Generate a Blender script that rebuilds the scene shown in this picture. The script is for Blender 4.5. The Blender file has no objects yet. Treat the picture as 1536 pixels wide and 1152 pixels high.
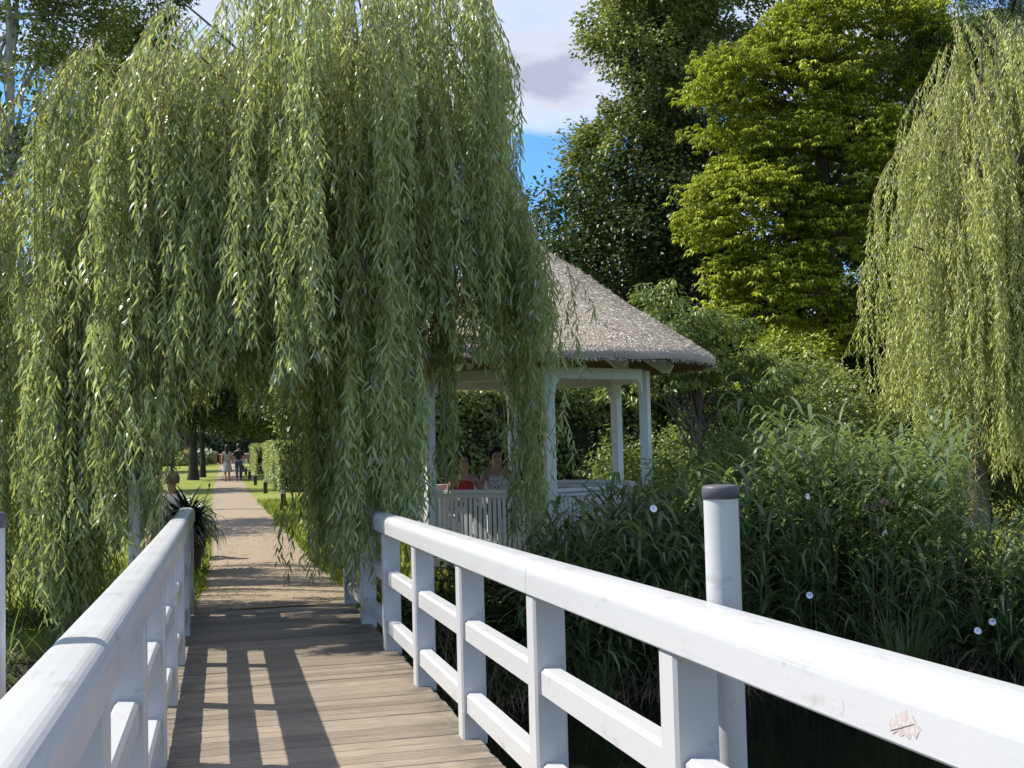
import bpy, bmesh, math, random
import numpy as np
from mathutils import Vector, Matrix
R_ = math.radians
sc = bpy.context.scene
COL = sc.collection
rng = np.random.default_rng(11)
random.seed(5)

# ------------------------------------------------------------------ camera, sky, sun, exposure
YAW, PITCH, ROLL = 0.2522, 0.0487, -0.0251
CZ = 1.73
fw = Vector((math.sin(YAW)*math.cos(PITCH), math.cos(YAW)*math.cos(PITCH), math.sin(PITCH)))
r0 = Vector((math.cos(YAW), -math.sin(YAW), 0)); u0 = r0.cross(fw)
r2 = r0*math.cos(ROLL)+u0*math.sin(ROLL); u2 = -r0*math.sin(ROLL)+u0*math.cos(ROLL)
cam = bpy.data.objects.new('camera', bpy.data.cameras.new('camera')); COL.objects.link(cam)
M = Matrix((r2, u2, -fw)).transposed().to_4x4(); M.translation = (0, 0, CZ)
cam.matrix_world = M
cam.data.sensor_width = 36; cam.data.lens = 36*1699.4/1536
cam.data.clip_start = 0.05; cam.data.clip_end = 3000
sc.camera = cam

SUN = Vector((-0.80, 0.41, 1.0)).normalized()
SUN_EL = math.asin(SUN.z); SUN_ROT = math.atan2(SUN.x, SUN.y)
w = bpy.data.worlds.new('World'); sc.world = w; w.use_nodes = True
nt = w.node_tree; nt.nodes.clear()
def N(t, **k):
    n = nt.nodes.new(t)
    for a, b in k.items(): setattr(n, a, b)
    return n
out = N('ShaderNodeOutputWorld'); bg = N('ShaderNodeBackground'); bg.inputs[1].default_value = 0.15
sky = N('ShaderNodeTexSky'); sky.sky_type = 'NISHITA'; sky.sun_disc = False
sky.sun_elevation = SUN_EL; sky.sun_rotation = SUN_ROT
sky.air_density = 1.0; sky.dust_density = 0.3; sky.ozone_density = 2.0
tc = N('ShaderNodeTexCoord'); sep = N('ShaderNodeSeparateXYZ'); nt.links.new(tc.outputs['Generated'], sep.inputs[0])
mz = N('ShaderNodeMath', operation='MAXIMUM'); mz.inputs[1].default_value = 0.0; nt.links.new(sep.outputs[2], mz.inputs[0])
az = N('ShaderNodeMath', operation='ADD'); az.inputs[1].default_value = 0.12; nt.links.new(mz.outputs[0], az.inputs[0])
dv = N('ShaderNodeVectorMath', operation='DIVIDE'); cmb = N('ShaderNodeCombineXYZ')
for i in range(3): nt.links.new(az.outputs[0], cmb.inputs[i])
nt.links.new(tc.outputs['Generated'], dv.inputs[0]); nt.links.new(cmb.outputs[0], dv.inputs[1])
mp = N('ShaderNodeMapping'); mp.inputs['Location'].default_value = (5.5, 1.3, 0.0); mp.inputs['Scale'].default_value = (0.6, 0.6, 0.0)
nt.links.new(dv.outputs[0], mp.inputs[0])
cn = N('ShaderNodeTexNoise'); cn.inputs['Scale'].default_value = 1.5; cn.inputs['Detail'].default_value = 9; cn.inputs['Roughness'].default_value = 0.55
nt.links.new(mp.outputs[0], cn.inputs['Vector'])
cr = N('ShaderNodeValToRGB'); cr.color_ramp.elements[0].position = 0.46; cr.color_ramp.elements[1].position = 0.58
nt.links.new(cn.outputs[0], cr.inputs[0])
cc = N('ShaderNodeValToRGB')   # thin edges white, thick middles grey-lavender
cc.color_ramp.elements[0].position = 0.50; cc.color_ramp.elements[0].color = (5.0, 5.1, 5.3, 1)
cc.color_ramp.elements[1].position = 0.62; cc.color_ramp.elements[1].color = (2.2, 2.35, 3.1, 1)
nt.links.new(cn.outputs[0], cc.inputs[0])
mx = N('ShaderNodeMix', data_type='RGBA')
tint = N('ShaderNodeMix', data_type='RGBA', blend_type='MULTIPLY'); tint.inputs[0].default_value = 1.0
tint.inputs[7].default_value = (0.40, 0.68, 1.0, 1)
nt.links.new(sky.outputs[0], tint.inputs[6])
hz = N('ShaderNodeMath', operation='MULTIPLY'); sm = N('ShaderNodeMapRange'); sm.inputs[1].default_value = 0.0; sm.inputs[2].default_value = 0.06
nt.links.new(sep.outputs[2], sm.inputs[0]); nt.links.new(cr.outputs[0], hz.inputs[0]); nt.links.new(sm.outputs[0], hz.inputs[1])
nt.links.new(hz.outputs[0], mx.inputs[0]); nt.links.new(tint.outputs[2], mx.inputs[6]); nt.links.new(cc.outputs[0], mx.inputs[7])
nt.links.new(mx.outputs[2], bg.inputs[0]); nt.links.new(bg.outputs[0], out.inputs[0])

sl = bpy.data.lights.new('sun', 'SUN'); sl.energy = 5.0; sl.angle = R_(0.53); sl.color = (1.0, 0.95, 0.86)
so = bpy.data.objects.new('sun', sl); COL.objects.link(so)
so.rotation_euler = (-SUN).to_track_quat('-Z', 'Y').to_euler(); so.location = (-20, 12, 30)
sc.view_settings.view_transform = 'Standard'; sc.view_settings.look = 'None'
sc.view_settings.exposure = 0.65; sc.view_settings.gamma = 1.0; sc.view_settings.use_curve_mapping = False
sc.render.engine = 'CYCLES'
sc.cycles.max_bounces = 7; sc.cycles.diffuse_bounces = 2; sc.cycles.glossy_bounces = 3
sc.cycles.transmission_bounces = 4; sc.cycles.use_denoising = True

# ------------------------------------------------------------------ materials
class NT:
    def __init__(s, name):
        s.m = bpy.data.materials.new(name); s.m.use_nodes = True; s.t = s.m.node_tree; s.t.nodes.clear()
        s.out = s.n('ShaderNodeOutputMaterial')
    def n(s, t, ins=None, **k):
        q = s.t.nodes.new(t)
        for a, b in k.items(): setattr(q, a, b)
        for a, b in (ins or {}).items():
            if isinstance(b, bpy.types.NodeSocket): s.t.links.new(b, q.inputs[a])
            else: q.inputs[a].default_value = b
        return q
    def link(s, a, b): s.t.links.new(a, b)
    def noise(s, scale, detail=4, rough=0.55, vec=None, mapscale=None, coord='Object'):
        if vec is None:
            vec = s.n('ShaderNodeTexCoord').outputs[coord]
        if mapscale: vec = s.n('ShaderNodeMapping', {'Vector': vec, 'Scale': mapscale}).outputs[0]
        return s.n('ShaderNodeTexNoise', {'Vector': vec, 'Scale': scale, 'Detail': detail, 'Roughness': rough}).outputs[0]
    def ramp(s, fac, stops):
        q = s.n('ShaderNodeValToRGB', {0: fac}); e = q.color_ramp.elements
        while len(e) < len(stops): e.new(0.5)
        for i, (p, c) in enumerate(stops):
            e[i].position = p; e[i].color = (*c, 1) if not isinstance(c, (int, float)) else (c, c, c, 1)
        return q.outputs[0]
    def mix(s, f, a, b, blend='MIX'):
        q = s.n('ShaderNodeMix', data_type='RGBA', blend_type=blend)
        for i, v in ((0, f), (6, a), (7, b)):
            if isinstance(v, bpy.types.NodeSocket): s.link(v, q.inputs[i])
            else: q.inputs[i].default_value = v if i == 0 else (*v, 1)
        return q.outputs[2]
    def bump(s, h, strength, dist=0.01):
        return s.n('ShaderNodeBump', {'Height': h, 'Strength': strength, 'Distance': dist}).outputs[0]
    def bsdf(s, color, rough=0.6, normal=None, spec=0.4, **ins):
        b = s.n('ShaderNodeBsdfPrincipled')
        for k, v in (('Base Color', color), ('Roughness', rough), ('Specular IOR Level', spec), ('Normal', normal)):
            if v is None: continue
            if isinstance(v, bpy.types.NodeSocket): s.link(v, b.inputs[k])
            else: b.inputs[k].default_value = (*v, 1) if k == 'Base Color' else v
        for k, v in ins.items(): b.inputs[k.replace('_', ' ')].default_value = v
        return b
    def done(s, sh): s.link(sh.outputs[0], s.out.inputs[0]); return s.m

def leaf_mat(name, dark, light, under, trans, rough=0.42, tfac=0.35, spec=0.45, var=0.25, tlow=0.8):
    q = NT(name)
    a = q.n('ShaderNodeAttribute', attribute_name='tint').outputs['Fac']
    nz = q.noise(0.7, 3)
    c = q.mix(a, dark, light)
    hv = q.n('ShaderNodeHueSaturation', {'Color': c, 'Value': q.n('ShaderNodeMapRange', {0: nz, 1: 0.3, 2: 0.7, 3: 1-var, 4: 1+var}).outputs[0]}).outputs[0]
    bf = q.n('ShaderNodeNewGeometry').outputs['Backfacing']
    c2 = q.mix(bf, hv, q.mix(a, tuple(x*0.85 for x in under), tuple(min(1, x*1.15) for x in under)))
    b = q.bsdf(c2, rough, spec=spec)
    t = q.n('ShaderNodeBsdfTranslucent', {'Color': q.mix(a, tuple(x*tlow for x in trans), trans)})
    ms = q.n('ShaderNodeMixShader', {0: tfac}); q.link(b.outputs[0], ms.inputs[1]); q.link(t.outputs[0], ms.inputs[2])
    return q.done(ms)

def plain(name, c, rough=0.6, var=0.15, scale=6, bump=0.0, spec=0.35):
    q = NT(name); nz = q.noise(scale, 5)
    col = q.ramp(nz, [(0.3, tuple(x*(1-var) for x in c)), (0.7, tuple(min(1, x*(1+var)) for x in c))])
    return q.done(q.bsdf(col, rough, q.bump(nz, bump, 0.01) if bump else None, spec))

def mat_paint(name='white_paint', base=(0.50, 0.495, 0.485)):
    q = NT(name)
    big = q.noise(2.2, 5, 0.6); fine = q.noise(38, 4, 0.65); scuff = q.noise(9, 6, 0.7, mapscale=(1, 0.35, 1.4))
    c = q.mix(q.ramp(big, [(0.35, 0.0), (0.75, 0.35)]), base, (0.42, 0.425, 0.41))
    c = q.mix(q.ramp(scuff, [(0.60, 0.0), (0.68, 0.5)]), c, (0.31, 0.305, 0.285))
    c = q.mix(q.ramp(fine, [(0.68, 0.0), (0.74, 0.5)]), c, (0.22, 0.22, 0.20))
    chip = q.noise(5.5, 8, 0.72)
    c = q.mix(q.ramp(chip, [(0.665, 0.0), (0.68, 0.7)]), c, (0.36, 0.35, 0.32))
    rg = q.ramp(big, [(0.3, 0.26), (0.7, 0.42)])
    brush = q.noise(1.0, 4, 0.6, mapscale=(60, 2.5, 60))
    b1 = q.bump(brush, 0.10, 0.004)
    b2 = q.n('ShaderNodeBump', {'Height': q.noise(14, 5, 0.6), 'Strength': 0.14, 'Distance': 0.01, 'Normal': b1}).outputs[0]
    b3 = q.n('ShaderNodeBump', {'Height': q.ramp(chip, [(0.66, 1.0), (0.68, 0.0)]), 'Strength': 0.3, 'Distance': 0.002, 'Normal': b2}).outputs[0]
    return q.done(q.bsdf(c, rg, b3, 0.4))

def mat_wood():
    q = NT('weathered_decking')
    oi = q.n('ShaderNodeObjectInfo').outputs['Random']
    tcv = q.n('ShaderNodeTexCoord').outputs['Object']
    off = q.n('ShaderNodeVectorMath', {0: tcv, 1: q.n('ShaderNodeCombineXYZ', {0: q.n('ShaderNodeMath', {0: oi, 1: 50.0}, operation='MULTIPLY').outputs[0], 1: 0.0, 2: 0.0}).outputs[0]}, operation='ADD').outputs[0]
    grain = q.noise(9, 7, 0.62, vec=off, mapscale=(0.6, 9, 9))
    blot = q.noise(2.0, 4, 0.6, vec=off)
    c = q.ramp(grain, [(0.25, (0.13, 0.10, 0.072)), (0.5, (0.255, 0.205, 0.148)), (0.75, (0.345, 0.285, 0.21))])
    c = q.mix(q.ramp(blot, [(0.42, 0.0), (0.7, 0.55)]), c, (0.185, 0.165, 0.135))
    ex = q.n('ShaderNodeMath', {0: q.n('ShaderNodeSeparateXYZ', {0: tcv}).outputs[0]}, operation='ABSOLUTE').outputs[0]
    em = q.n('ShaderNodeMath', {0: q.n('ShaderNodeMapRange', {0: ex, 1: 0.5, 2: 0.85}).outputs[0], 1: q.ramp(q.noise(6, 5, 0.65, vec=off), [(0.4, 0.0), (0.6, 0.85)])}, operation='MULTIPLY').outputs[0]
    c = q.mix(em, c, (0.10, 0.09, 0.068))
    v = q.n('ShaderNodeMapRange', {0: oi, 3: 0.72, 4: 1.18}).outputs[0]
    c = q.n('ShaderNodeHueSaturation', {'Color': c, 'Value': v}).outputs[0]
    return q.done(q.bsdf(c, 0.72, q.bump(grain, 0.35, 0.006), 0.3))

def mat_ground():
    q = NT('meadow_soil')
    a = q.noise(0.35, 4); b = q.noise(22, 5)
    c = q.ramp(b, [(0.3, (0.12, 0.155, 0.022)), (0.7, (0.23, 0.265, 0.045))])
    c = q.mix(q.ramp(a, [(0.4, 0.0), (0.65, 0.5)]), c, (0.27, 0.27, 0.065))
    geo = q.n('ShaderNodeNewGeometry').outputs['Position']
    z = q.n('ShaderNodeSeparateXYZ', {0: geo}).outputs[2]
    c = q.mix(q.n('ShaderNodeMapRange', {0: z, 1: -0.04, 2: -0.22}).outputs[0], c, (0.05, 0.042, 0.028))
    return q.done(q.bsdf(c, 0.9, q.bump(b, 0.6, 0.03), 0.2))

def mat_gravel():
    q = NT('gravel_path')
    fine = q.n('ShaderNodeTexVoronoi', {'Vector': q.n('ShaderNodeTexCoord').outputs['Object'], 'Scale': 55.0})
    a = q.noise(1.3, 5); b = q.noise(90, 4, 0.7)
    c = q.ramp(b, [(0.3, (0.18, 0.14, 0.092)), (0.7, (0.40, 0.32, 0.22))])
    c = q.mix(q.ramp(a, [(0.35, 0.0), (0.7, 0.4)]), c, (0.27, 0.21, 0.145))
    return q.done(q.bsdf(c, 0.9, q.bump(fine.outputs['Distance'], 0.5, 0.012), 0.25))

def mat_water():
    q = NT('dark_pond_water')
    nz = q.noise(2.5, 3, 0.5, mapscale=(1, 1.8, 1))
    return q.done(q.bsdf((0.008, 0.010, 0.006), 0.06, q.bump(nz, 0.08, 0.03), 0.5))

def mat_thatch(name, base, var):
    q = NT(name)
    a = q.n('ShaderNodeAttribute', attribute_name='tint').outputs['Fac']
    nz = q.noise(60, 5, 0.7); bg_ = q.noise(3.0, 4)
    c = q.mix(a, tuple(x*(1-var) for x in base), tuple(min(1, x*(1+var)) for x in base))
    c = q.mix(q.ramp(nz, [(0.35, 0.0), (0.65, 0.5)]), c, tuple(x*0.45 for x in base))
    c = q.mix(q.ramp(bg_, [(0.4, 0.0), (0.7, 0.35)]), c, (0.30, 0.26, 0.22))
    return q.done(q.bsdf(c, 0.85, q.bump(nz, 0.5, 0.02), 0.2))

def mat_bark(name, c):
    q = NT(name)
    nz = q.noise(7, 6, 0.65, mapscale=(3, 3, 0.6))
    col = q.ramp(nz, [(0.3, tuple(x*0.55 for x in c)), (0.7, tuple(x*1.25 for x in c))])
    return q.done(q.bsdf(col, 0.85, q.bump(nz, 0.7, 0.03), 0.2))

def mat_floral(name, base, other, scale=26):
    q = NT(name)
    v = q.n('ShaderNodeTexVoronoi', {'Vector': q.n('ShaderNodeTexCoord').outputs['Object'], 'Scale': float(scale)})
    return q.done(q.bsdf(q.mix(q.ramp(v.outputs['Distance'], [(0.25, 1.0), (0.42, 0.0)]), base, other), 0.8, spec=0.2))

PAINT = mat_paint(); PAINTG = mat_paint('gazebo_paint', (0.86, 0.86, 0.85)); WOOD = mat_wood(); GROUND = mat_ground(); GRAVEL = mat_gravel(); WATER = mat_water()
THATCH = mat_thatch('thatch_bed', (0.46, 0.40, 0.33), 0.1); STRAW = mat_thatch('thatch_straw', (0.78, 0.70, 0.58), 0.34)
BARK = mat_bark('grey_brown_bark', (0.15, 0.125, 0.10)); PALEBARK = mat_bark('pale_bark', (0.42, 0.40, 0.36)); DARKBARK = mat_bark('dark_bark', (0.06, 0.05, 0.04))
TWIG = plain('willow_twig', (0.33, 0.26, 0.11), 0.7)
BEAM = plain('dark_timber', (0.10, 0.08, 0.06), 0.8, bump=0.3)
CAPM = plain('grey_cap', (0.085, 0.085, 0.09), 0.5, 0.12, 12)
WILLOW = leaf_mat('willow_leaf', (0.075, 0.12, 0.034), (0.49, 0.55, 0.215), (0.44, 0.49, 0.31), (0.56, 0.63, 0.16), 0.34, 0.44, 0.42, tlow=0.5)
WILLOW2 = leaf_mat('pale_willow_leaf', (0.16, 0.20, 0.045), (0.68, 0.69, 0.23), (0.54, 0.57, 0.31), (0.72, 0.78, 0.17), 0.36, 0.46, 0.45, tlow=0.5)
CHEST = leaf_mat('chestnut_leaf', (0.09, 0.13, 0.012), (0.52, 0.57, 0.055), (0.18, 0.21, 0.05), (0.48, 0.56, 0.04), 0.42, 0.24, 0.4, tlow=0.4)
OAKL = leaf_mat('lime_leaf', (0.055, 0.085, 0.02), (0.31, 0.335, 0.085), (0.14, 0.17, 0.07), (0.30, 0.36, 0.05), 0.40, 0.30, 0.45, tlow=0.4)
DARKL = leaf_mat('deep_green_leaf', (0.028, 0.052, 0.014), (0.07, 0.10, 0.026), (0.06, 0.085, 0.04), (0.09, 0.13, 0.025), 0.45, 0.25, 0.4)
SHRUBL = leaf_mat('shrub_leaf', (0.08, 0.125, 0.035), (0.34, 0.40, 0.15), (0.22, 0.27, 0.13), (0.42, 0.50, 0.09), 0.36, 0.36, 0.5, tlow=0.4)
ELDER = leaf_mat('elder_leaf', (0.07, 0.12, 0.03), (0.27, 0.34, 0.09), (0.17, 0.22, 0.09), (0.36, 0.45, 0.07), 0.40, 0.34, 0.4, tlow=0.4)
HEDGEL = leaf_mat('hedge_leaf', (0.17, 0.21, 0.06), (0.42, 0.46, 0.17), (0.20, 0.24, 0.09), (0.38, 0.44, 0.09), 0.45, 0.32, 0.4)
CONIF = leaf_mat('conifer_leaf', (0.08, 0.13, 0.04), (0.17, 0.23, 0.07), (0.12, 0.17, 0.07), (0.24, 0.32, 0.07), 0.5, 0.3, 0.3)
REEDL = leaf_mat('reed_leaf', (0.045, 0.085, 0.036), (0.18, 0.24, 0.09), (0.14, 0.19, 0.085), (0.26, 0.34, 0.08), 0.42, 0.34, 0.35)
SPIKEL = leaf_mat('spiky_leaf', (0.012, 0.018, 0.010), (0.03, 0.04, 0.022), (0.03, 0.035, 0.02), (0.02, 0.03, 0.015), 0.35, 0.1, 0.5)
GRASSL = leaf_mat('lawn_blade', (0.21, 0.25, 0.045), (0.37, 0.40, 0.10), (0.25, 0.29, 0.07), (0.44, 0.50, 0.08), 0.5, 0.42, 0.3)
DRYL = leaf_mat('dry_stem', (0.20, 0.16, 0.10), (0.36, 0.30, 0.20), (0.25, 0.2, 0.13), (0.2, 0.17, 0.1), 0.6, 0.15, 0.2)
YELL = leaf_mat('yellowed_leaf', (0.22, 0.16, 0.04), (0.34, 0.26, 0.07), (0.28, 0.22, 0.10), (0.3, 0.24, 0.05), 0.5, 0.3, 0.3)
PETAL = plain('white_petal', (0.80, 0.80, 0.80), 0.6, 0.05)
SKIN = plain('skin', (0.36, 0.22, 0.155), 0.55, 0.06); HAIR = plain('dark_hair', (0.018, 0.013, 0.011), 0.5, 0.3, 30)
GREYHAIR = plain('grey_brown_hair', (0.11, 0.085, 0.065), 0.6, 0.3, 30)

# ------------------------------------------------------------------ object helpers
def tag(o, label=None, cat=None, group=None, kind=None):
    for k, v in (('label', label), ('category', cat), ('group', group), ('kind', kind)):
        if v: o[k] = v
    return o
def thing(name, label, cat, loc=(0, 0, 0), rz=0, group=None):
    o = bpy.data.objects.new(name, None); COL.objects.link(o); o.location = loc; o.rotation_euler = (0, 0, rz)
    o.empty_display_size = 0.2
    return tag(o, label, cat, group)
def link_mesh(name, me, parent=None):
    o = bpy.data.objects.new(name, me); COL.objects.link(o)
    if parent is not None: o.parent = parent
    return o
def mesh_tri(name, V, F, mat, tint=None, smooth=False):
    me = bpy.data.meshes.new(name); V = np.asarray(V, np.float32); F = np.asarray(F, np.int32)
    me.vertices.add(len(V)); me.vertices.foreach_set('co', V.ravel())
    me.loops.add(F.size); me.loops.foreach_set('vertex_index', F.ravel())
    me.polygons.add(len(F)); me.polygons.foreach_set('loop_start', np.arange(len(F), dtype=np.int32)*F.shape[1])
    if smooth: me.polygons.foreach_set('use_smooth', np.ones(len(F), bool))
    if tint is not None:
        at = me.attributes.new('tint', 'FLOAT', 'POINT'); at.data.foreach_set('value', np.asarray(tint, np.float32))
    me.materials.append(mat); me.update(calc_edges=True)
    return me
def nrm(a): return a/np.maximum(np.linalg.norm(a, axis=-1, keepdims=True), 1e-9)

class MB:
    def __init__(s): s.v = []; s.f = []; s.sm = []
    def add(s, vs, fs, smooth=False):
        b = len(s.v); s.v += [tuple(x) for x in vs]; s.f += [tuple(i+b for i in f) for f in fs]; s.sm += [smooth]*len(fs)
    def box(s, c, size, ch=0.0, mat=None):
        bm = bmesh.new(); bmesh.ops.create_cube(bm, size=1)
        for v in bm.verts: v.co = Vector((v.co.x*size[0], v.co.y*size[1], v.co.z*size[2]))
        if ch: bmesh.ops.bevel(bm, geom=list(bm.edges), offset=ch, segments=1, affect='EDGES', profile=0.5)
        M_ = Matrix.Translation(c) @ (mat.to_4x4() if mat is not None else Matrix.Identity(4))
        bm.verts.index_update()
        s.add([M_ @ v.co for v in bm.verts], [[v.index for v in f.verts] for f in bm.faces]); bm.free(); return s
    def bar(s, a, b, wx, wz, ch=0.0, up=(0, 0, 1)):
        a = Vector(a); b = Vector(b); y = (b-a); L = y.length; y.normalize(); x = y.cross(Vector(up)).normalized(); z = x.cross(y)
        return s.box((a+b)/2, (wx, L, wz), ch, Matrix((x, y, z)).transposed())
    def tube(s, pts, rad, n=8, cap=True):
        pts = [Vector(p) for p in pts]; rings = []; prev = None
        for i, p in enumerate(pts):
            d = (pts[min(i+1, len(pts)-1)]-pts[max(i-1, 0)]).normalized()
            x = d.orthogonal().normalized() if prev is None else (prev-d*prev.dot(d)).normalized()
            prev = x; y = d.cross(x); r = rad[i] if hasattr(rad, '__len__') else rad
            rings.append([p+(x*math.cos(t)+y*math.sin(t))*r for t in [2*math.pi*k/n for k in range(n)]])
        vs = [v for r in rings for v in r]; fs = []
        for i in range(len(pts)-1):
            for k in range(n):
                fs.append((i*n+k, i*n+(k+1) % n, (i+1)*n+(k+1) % n, (i+1)*n+k))
        s.add(vs, fs, True)
        if cap: s.add(rings[0][::-1], [tuple(range(n))]); s.add(rings[-1], [tuple(range(n))])
        return s
    def lathe(s, prof, n=24, c=(0, 0, 0), close=True):
        vs = []; fs = []
        for r, z in prof:
            for k in range(n):
                t = 2*math.pi*k/n; vs.append((c[0]+r*math.cos(t), c[1]+r*math.sin(t), c[2]+z))
        for i in range(len(prof)-1):
            for k in range(n): fs.append((i*n+k, i*n+(k+1) % n, (i+1)*n+(k+1) % n, (i+1)*n+k))
        s.add(vs, fs, True)
        if close: s.add(vs[:n][::-1], [tuple(range(n))]); s.add(vs[-n:], [tuple(range(n))])
        return s
    def sweep(s, prof, p0, p1):
        """profile in (x, z) swept straight from p0 to p1"""
        n = len(prof); vs = [(p0[0]+x, p0[1], p0[2]+z) for x, z in prof]+[(p1[0]+x, p1[1], p1[2]+z) for x, z in prof]
        s.add(vs, [(k, (k+1) % n, n+(k+1) % n, n+k) for k in range(n)], False)
        s.add(vs[:n][::-1], [tuple(range(n))]); s.add(vs[n:], [tuple(range(n))]); return s
    def mesh(s, name, mat, off=(0, 0, 0)):
        me = bpy.data.meshes.new(name)
        me.from_pydata([(x-off[0], y-off[1], z-off[2]) for x, y, z in s.v], [], s.f)
        me.polygons.foreach_set('use_smooth', s.sm); me.materials.append(mat); me.update()
        bm = bmesh.new(); bm.from_mesh(me); bmesh.ops.recalc_face_normals(bm, faces=bm.faces); bm.to_mesh(me); bm.free()
        return me
    def build(s, name, mat, parent=None, world=False):
        off = tuple(parent.location) if (world and parent is not None) else (0, 0, 0)
        return link_mesh(name, s.mesh(name, mat, off), parent)

def leaves(P, D, Nn, L, W, seg=1, curve=0.12, fold=0.18):
    """leaf blades: P base, D direction, Nn approximate normal; returns verts, tris, verts per leaf"""
    D = nrm(D); S = nrm(np.cross(D, Nn)); U = np.cross(S, D); L = L[:, None]; W = W[:, None]
    if seg == 1:
        V = np.stack([P, P+D*L*.42+S*W*.5+U*W*fold, P+D*L-U*L*curve, P+D*L*.42-S*W*.5+U*W*fold], 1); k = 4
        f = np.array([[0, 1, 2], [0, 2, 3]])
    else:
        c1 = U*L*curve*.1; c2 = U*L*curve*.42
        V = np.stack([P, P+D*L*.28+S*W*.42+U*W*fold-c1, P+D*L*.28-S*W*.42+U*W*fold-c1,
                      P+D*L*.62+S*W*.38+U*W*fold-c2, P+D*L*.62-S*W*.38+U*W*fold-c2, P+D*L-U*L*curve], 1); k = 6
        f = np.array([[0, 1, 2], [1, 3, 4], [1, 4, 2], [3, 5, 4]])
    F = (np.arange(len(P))[:, None, None]*k+f[None]).reshape(-1, 3)
    return V.reshape(-1, 3), F, k
def rvec(n): return nrm(rng.normal(size=(n, 3)))

def join_np(parts):
    V = []; F = []; T = []; b = 0
    for v, f, t in parts:
        V.append(v); F.append(f+b); T.append(t); b += len(v)
    return np.concatenate(V), np.concatenate(F), np.concatenate(T)

# ------------------------------------------------------------------ land, water, path
XL, XR = -0.2927, 1.2655
Y1, DY = 6.1813, 1.5353
PW = 0.125
def deckz(Y): return 0.2147-0.0232*Y+0.0005*Y*Y
def bank(X):     # where the far bank meets level ground
    return 12.0-1.25/(1+np.exp(-(np.asarray(X)-6.8)*1.5))+0.15*np.sin(np.asarray(X)*1.3)
def gz(X, Y):
    X = np.asarray(X, float); Y = np.asarray(Y, float)
    t = np.clip((Y-(bank(X)-2.1))/2.1, 0, 1); far = -1.3+1.3*(t*t*(3-2*t))
    t2 = np.clip((-2.2-Y)/1.4, 0, 1); near = -1.3+1.3*(t2*t2*(3-2*t2))
    return np.maximum(far, near)
xs = np.concatenate([[-900, -300, -100, -50], np.arange(-30, 45, 0.5), [60, 100, 300, 900]])
ys = np.concatenate([[-600, -150, -40, -10], np.arange(-5, 20, 0.25), np.arange(20, 60, 2), [80, 120, 200, 400, 1200]])
gx, gy = np.meshgrid(xs, ys, indexing='ij')
gzv = gz(gx, gy)+0.02*np.sin(gx*1.7+gy*.6)*np.sin(gy*1.1)*((np.abs(gx-.5) > 2.2) & (gy < 60) & (gy > -5))
V = np.stack([gx, gy, gzv], -1).reshape(-1, 3); ny = len(ys)
i, j = np.meshgrid(np.arange(len(xs)-1), np.arange(ny-1), indexing='ij'); a = (i*ny+j).ravel()
F = np.stack([a, a+ny, a+ny+1, a+1], 1)
tag(link_mesh('ground', mesh_tri('ground', V, F, GROUND, smooth=True)), kind='structure')
wv = np.array([[-400, -4.0, -.75], [400, -4.0, -.75], [400, 11.6, -.75], [-400, 11.6, -.75]])
tag(link_mesh('water', mesh_tri('water', wv, [[0, 1, 2, 3]], WATER)), kind='structure')
# gravel path: left and right edges with a ragged outline, 6 mm over the lawn
py = np.concatenate([np.arange(12.38, 20, .12), np.arange(20, 60, .4), np.arange(60, 122, 2)])
def plerp(y, pts): return np.interp(y, [p[0] for p in pts], [p[1] for p in pts])
pl = plerp(py, [(12, -.36), (15, -.20), (20, -.18), (28, -.28), (40, -.32), (60, -.30), (113, -.15)])+rng.normal(0, .03, len(py))
pr = plerp(py, [(12, 1.50), (14, 1.38), (18, 1.28), (28, 1.15), (42, 1.02), (60, 1.02), (113, 1.6)])+rng.normal(0, .035, len(py))
k = len(py); m_ = 5
PV = np.stack([np.stack([pl+(pr-pl)*q/(m_-1), py, np.full(k, .006 if 0 < q < m_-1 else .003)+.012*math.sin(math.pi*q/(m_-1))], -1) for q in range(m_)], 1).reshape(-1, 3)
PF = [[r*m_+c, r*m_+c+1, (r+1)*m_+c+1, (r+1)*m_+c] for r in range(k-1) for c in range(m_-1)]
tag(link_mesh('path', mesh_tri('path', PV, PF, GRAVEL, smooth=True)), kind='structure')
# brick-coloured side path on the right bank
SPX = np.arange(8.0, 40, .5); sy = bank(SPX)+.05
PV = np.concatenate([np.stack([SPX, sy, np.full_like(SPX, .012)], -1), np.stack([SPX, sy+.75, np.full_like(SPX, .012)], -1)]); n_ = len(SPX)
SIDEP = plain('reddish_side_path', (0.40, 0.29, 0.22), 0.9, 0.2, 30, 0.4)
tag(link_mesh('side_path', mesh_tri('side_path', PV, [[q, q+1, n_+q+1, n_+q] for q in range(n_-1)], SIDEP)), kind='structure')
# path crossing the left lawn
lp = np.array([[-.35, 31.2], [-.35, 30.3], [-14, 43.2], [-14, 44.6]])
tag(link_mesh('lawn_path', mesh_tri('lawn_path', np.c_[lp, np.full(4, .008)], [[1, 0, 3, 2]], GRAVEL)), kind='structure')

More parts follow.
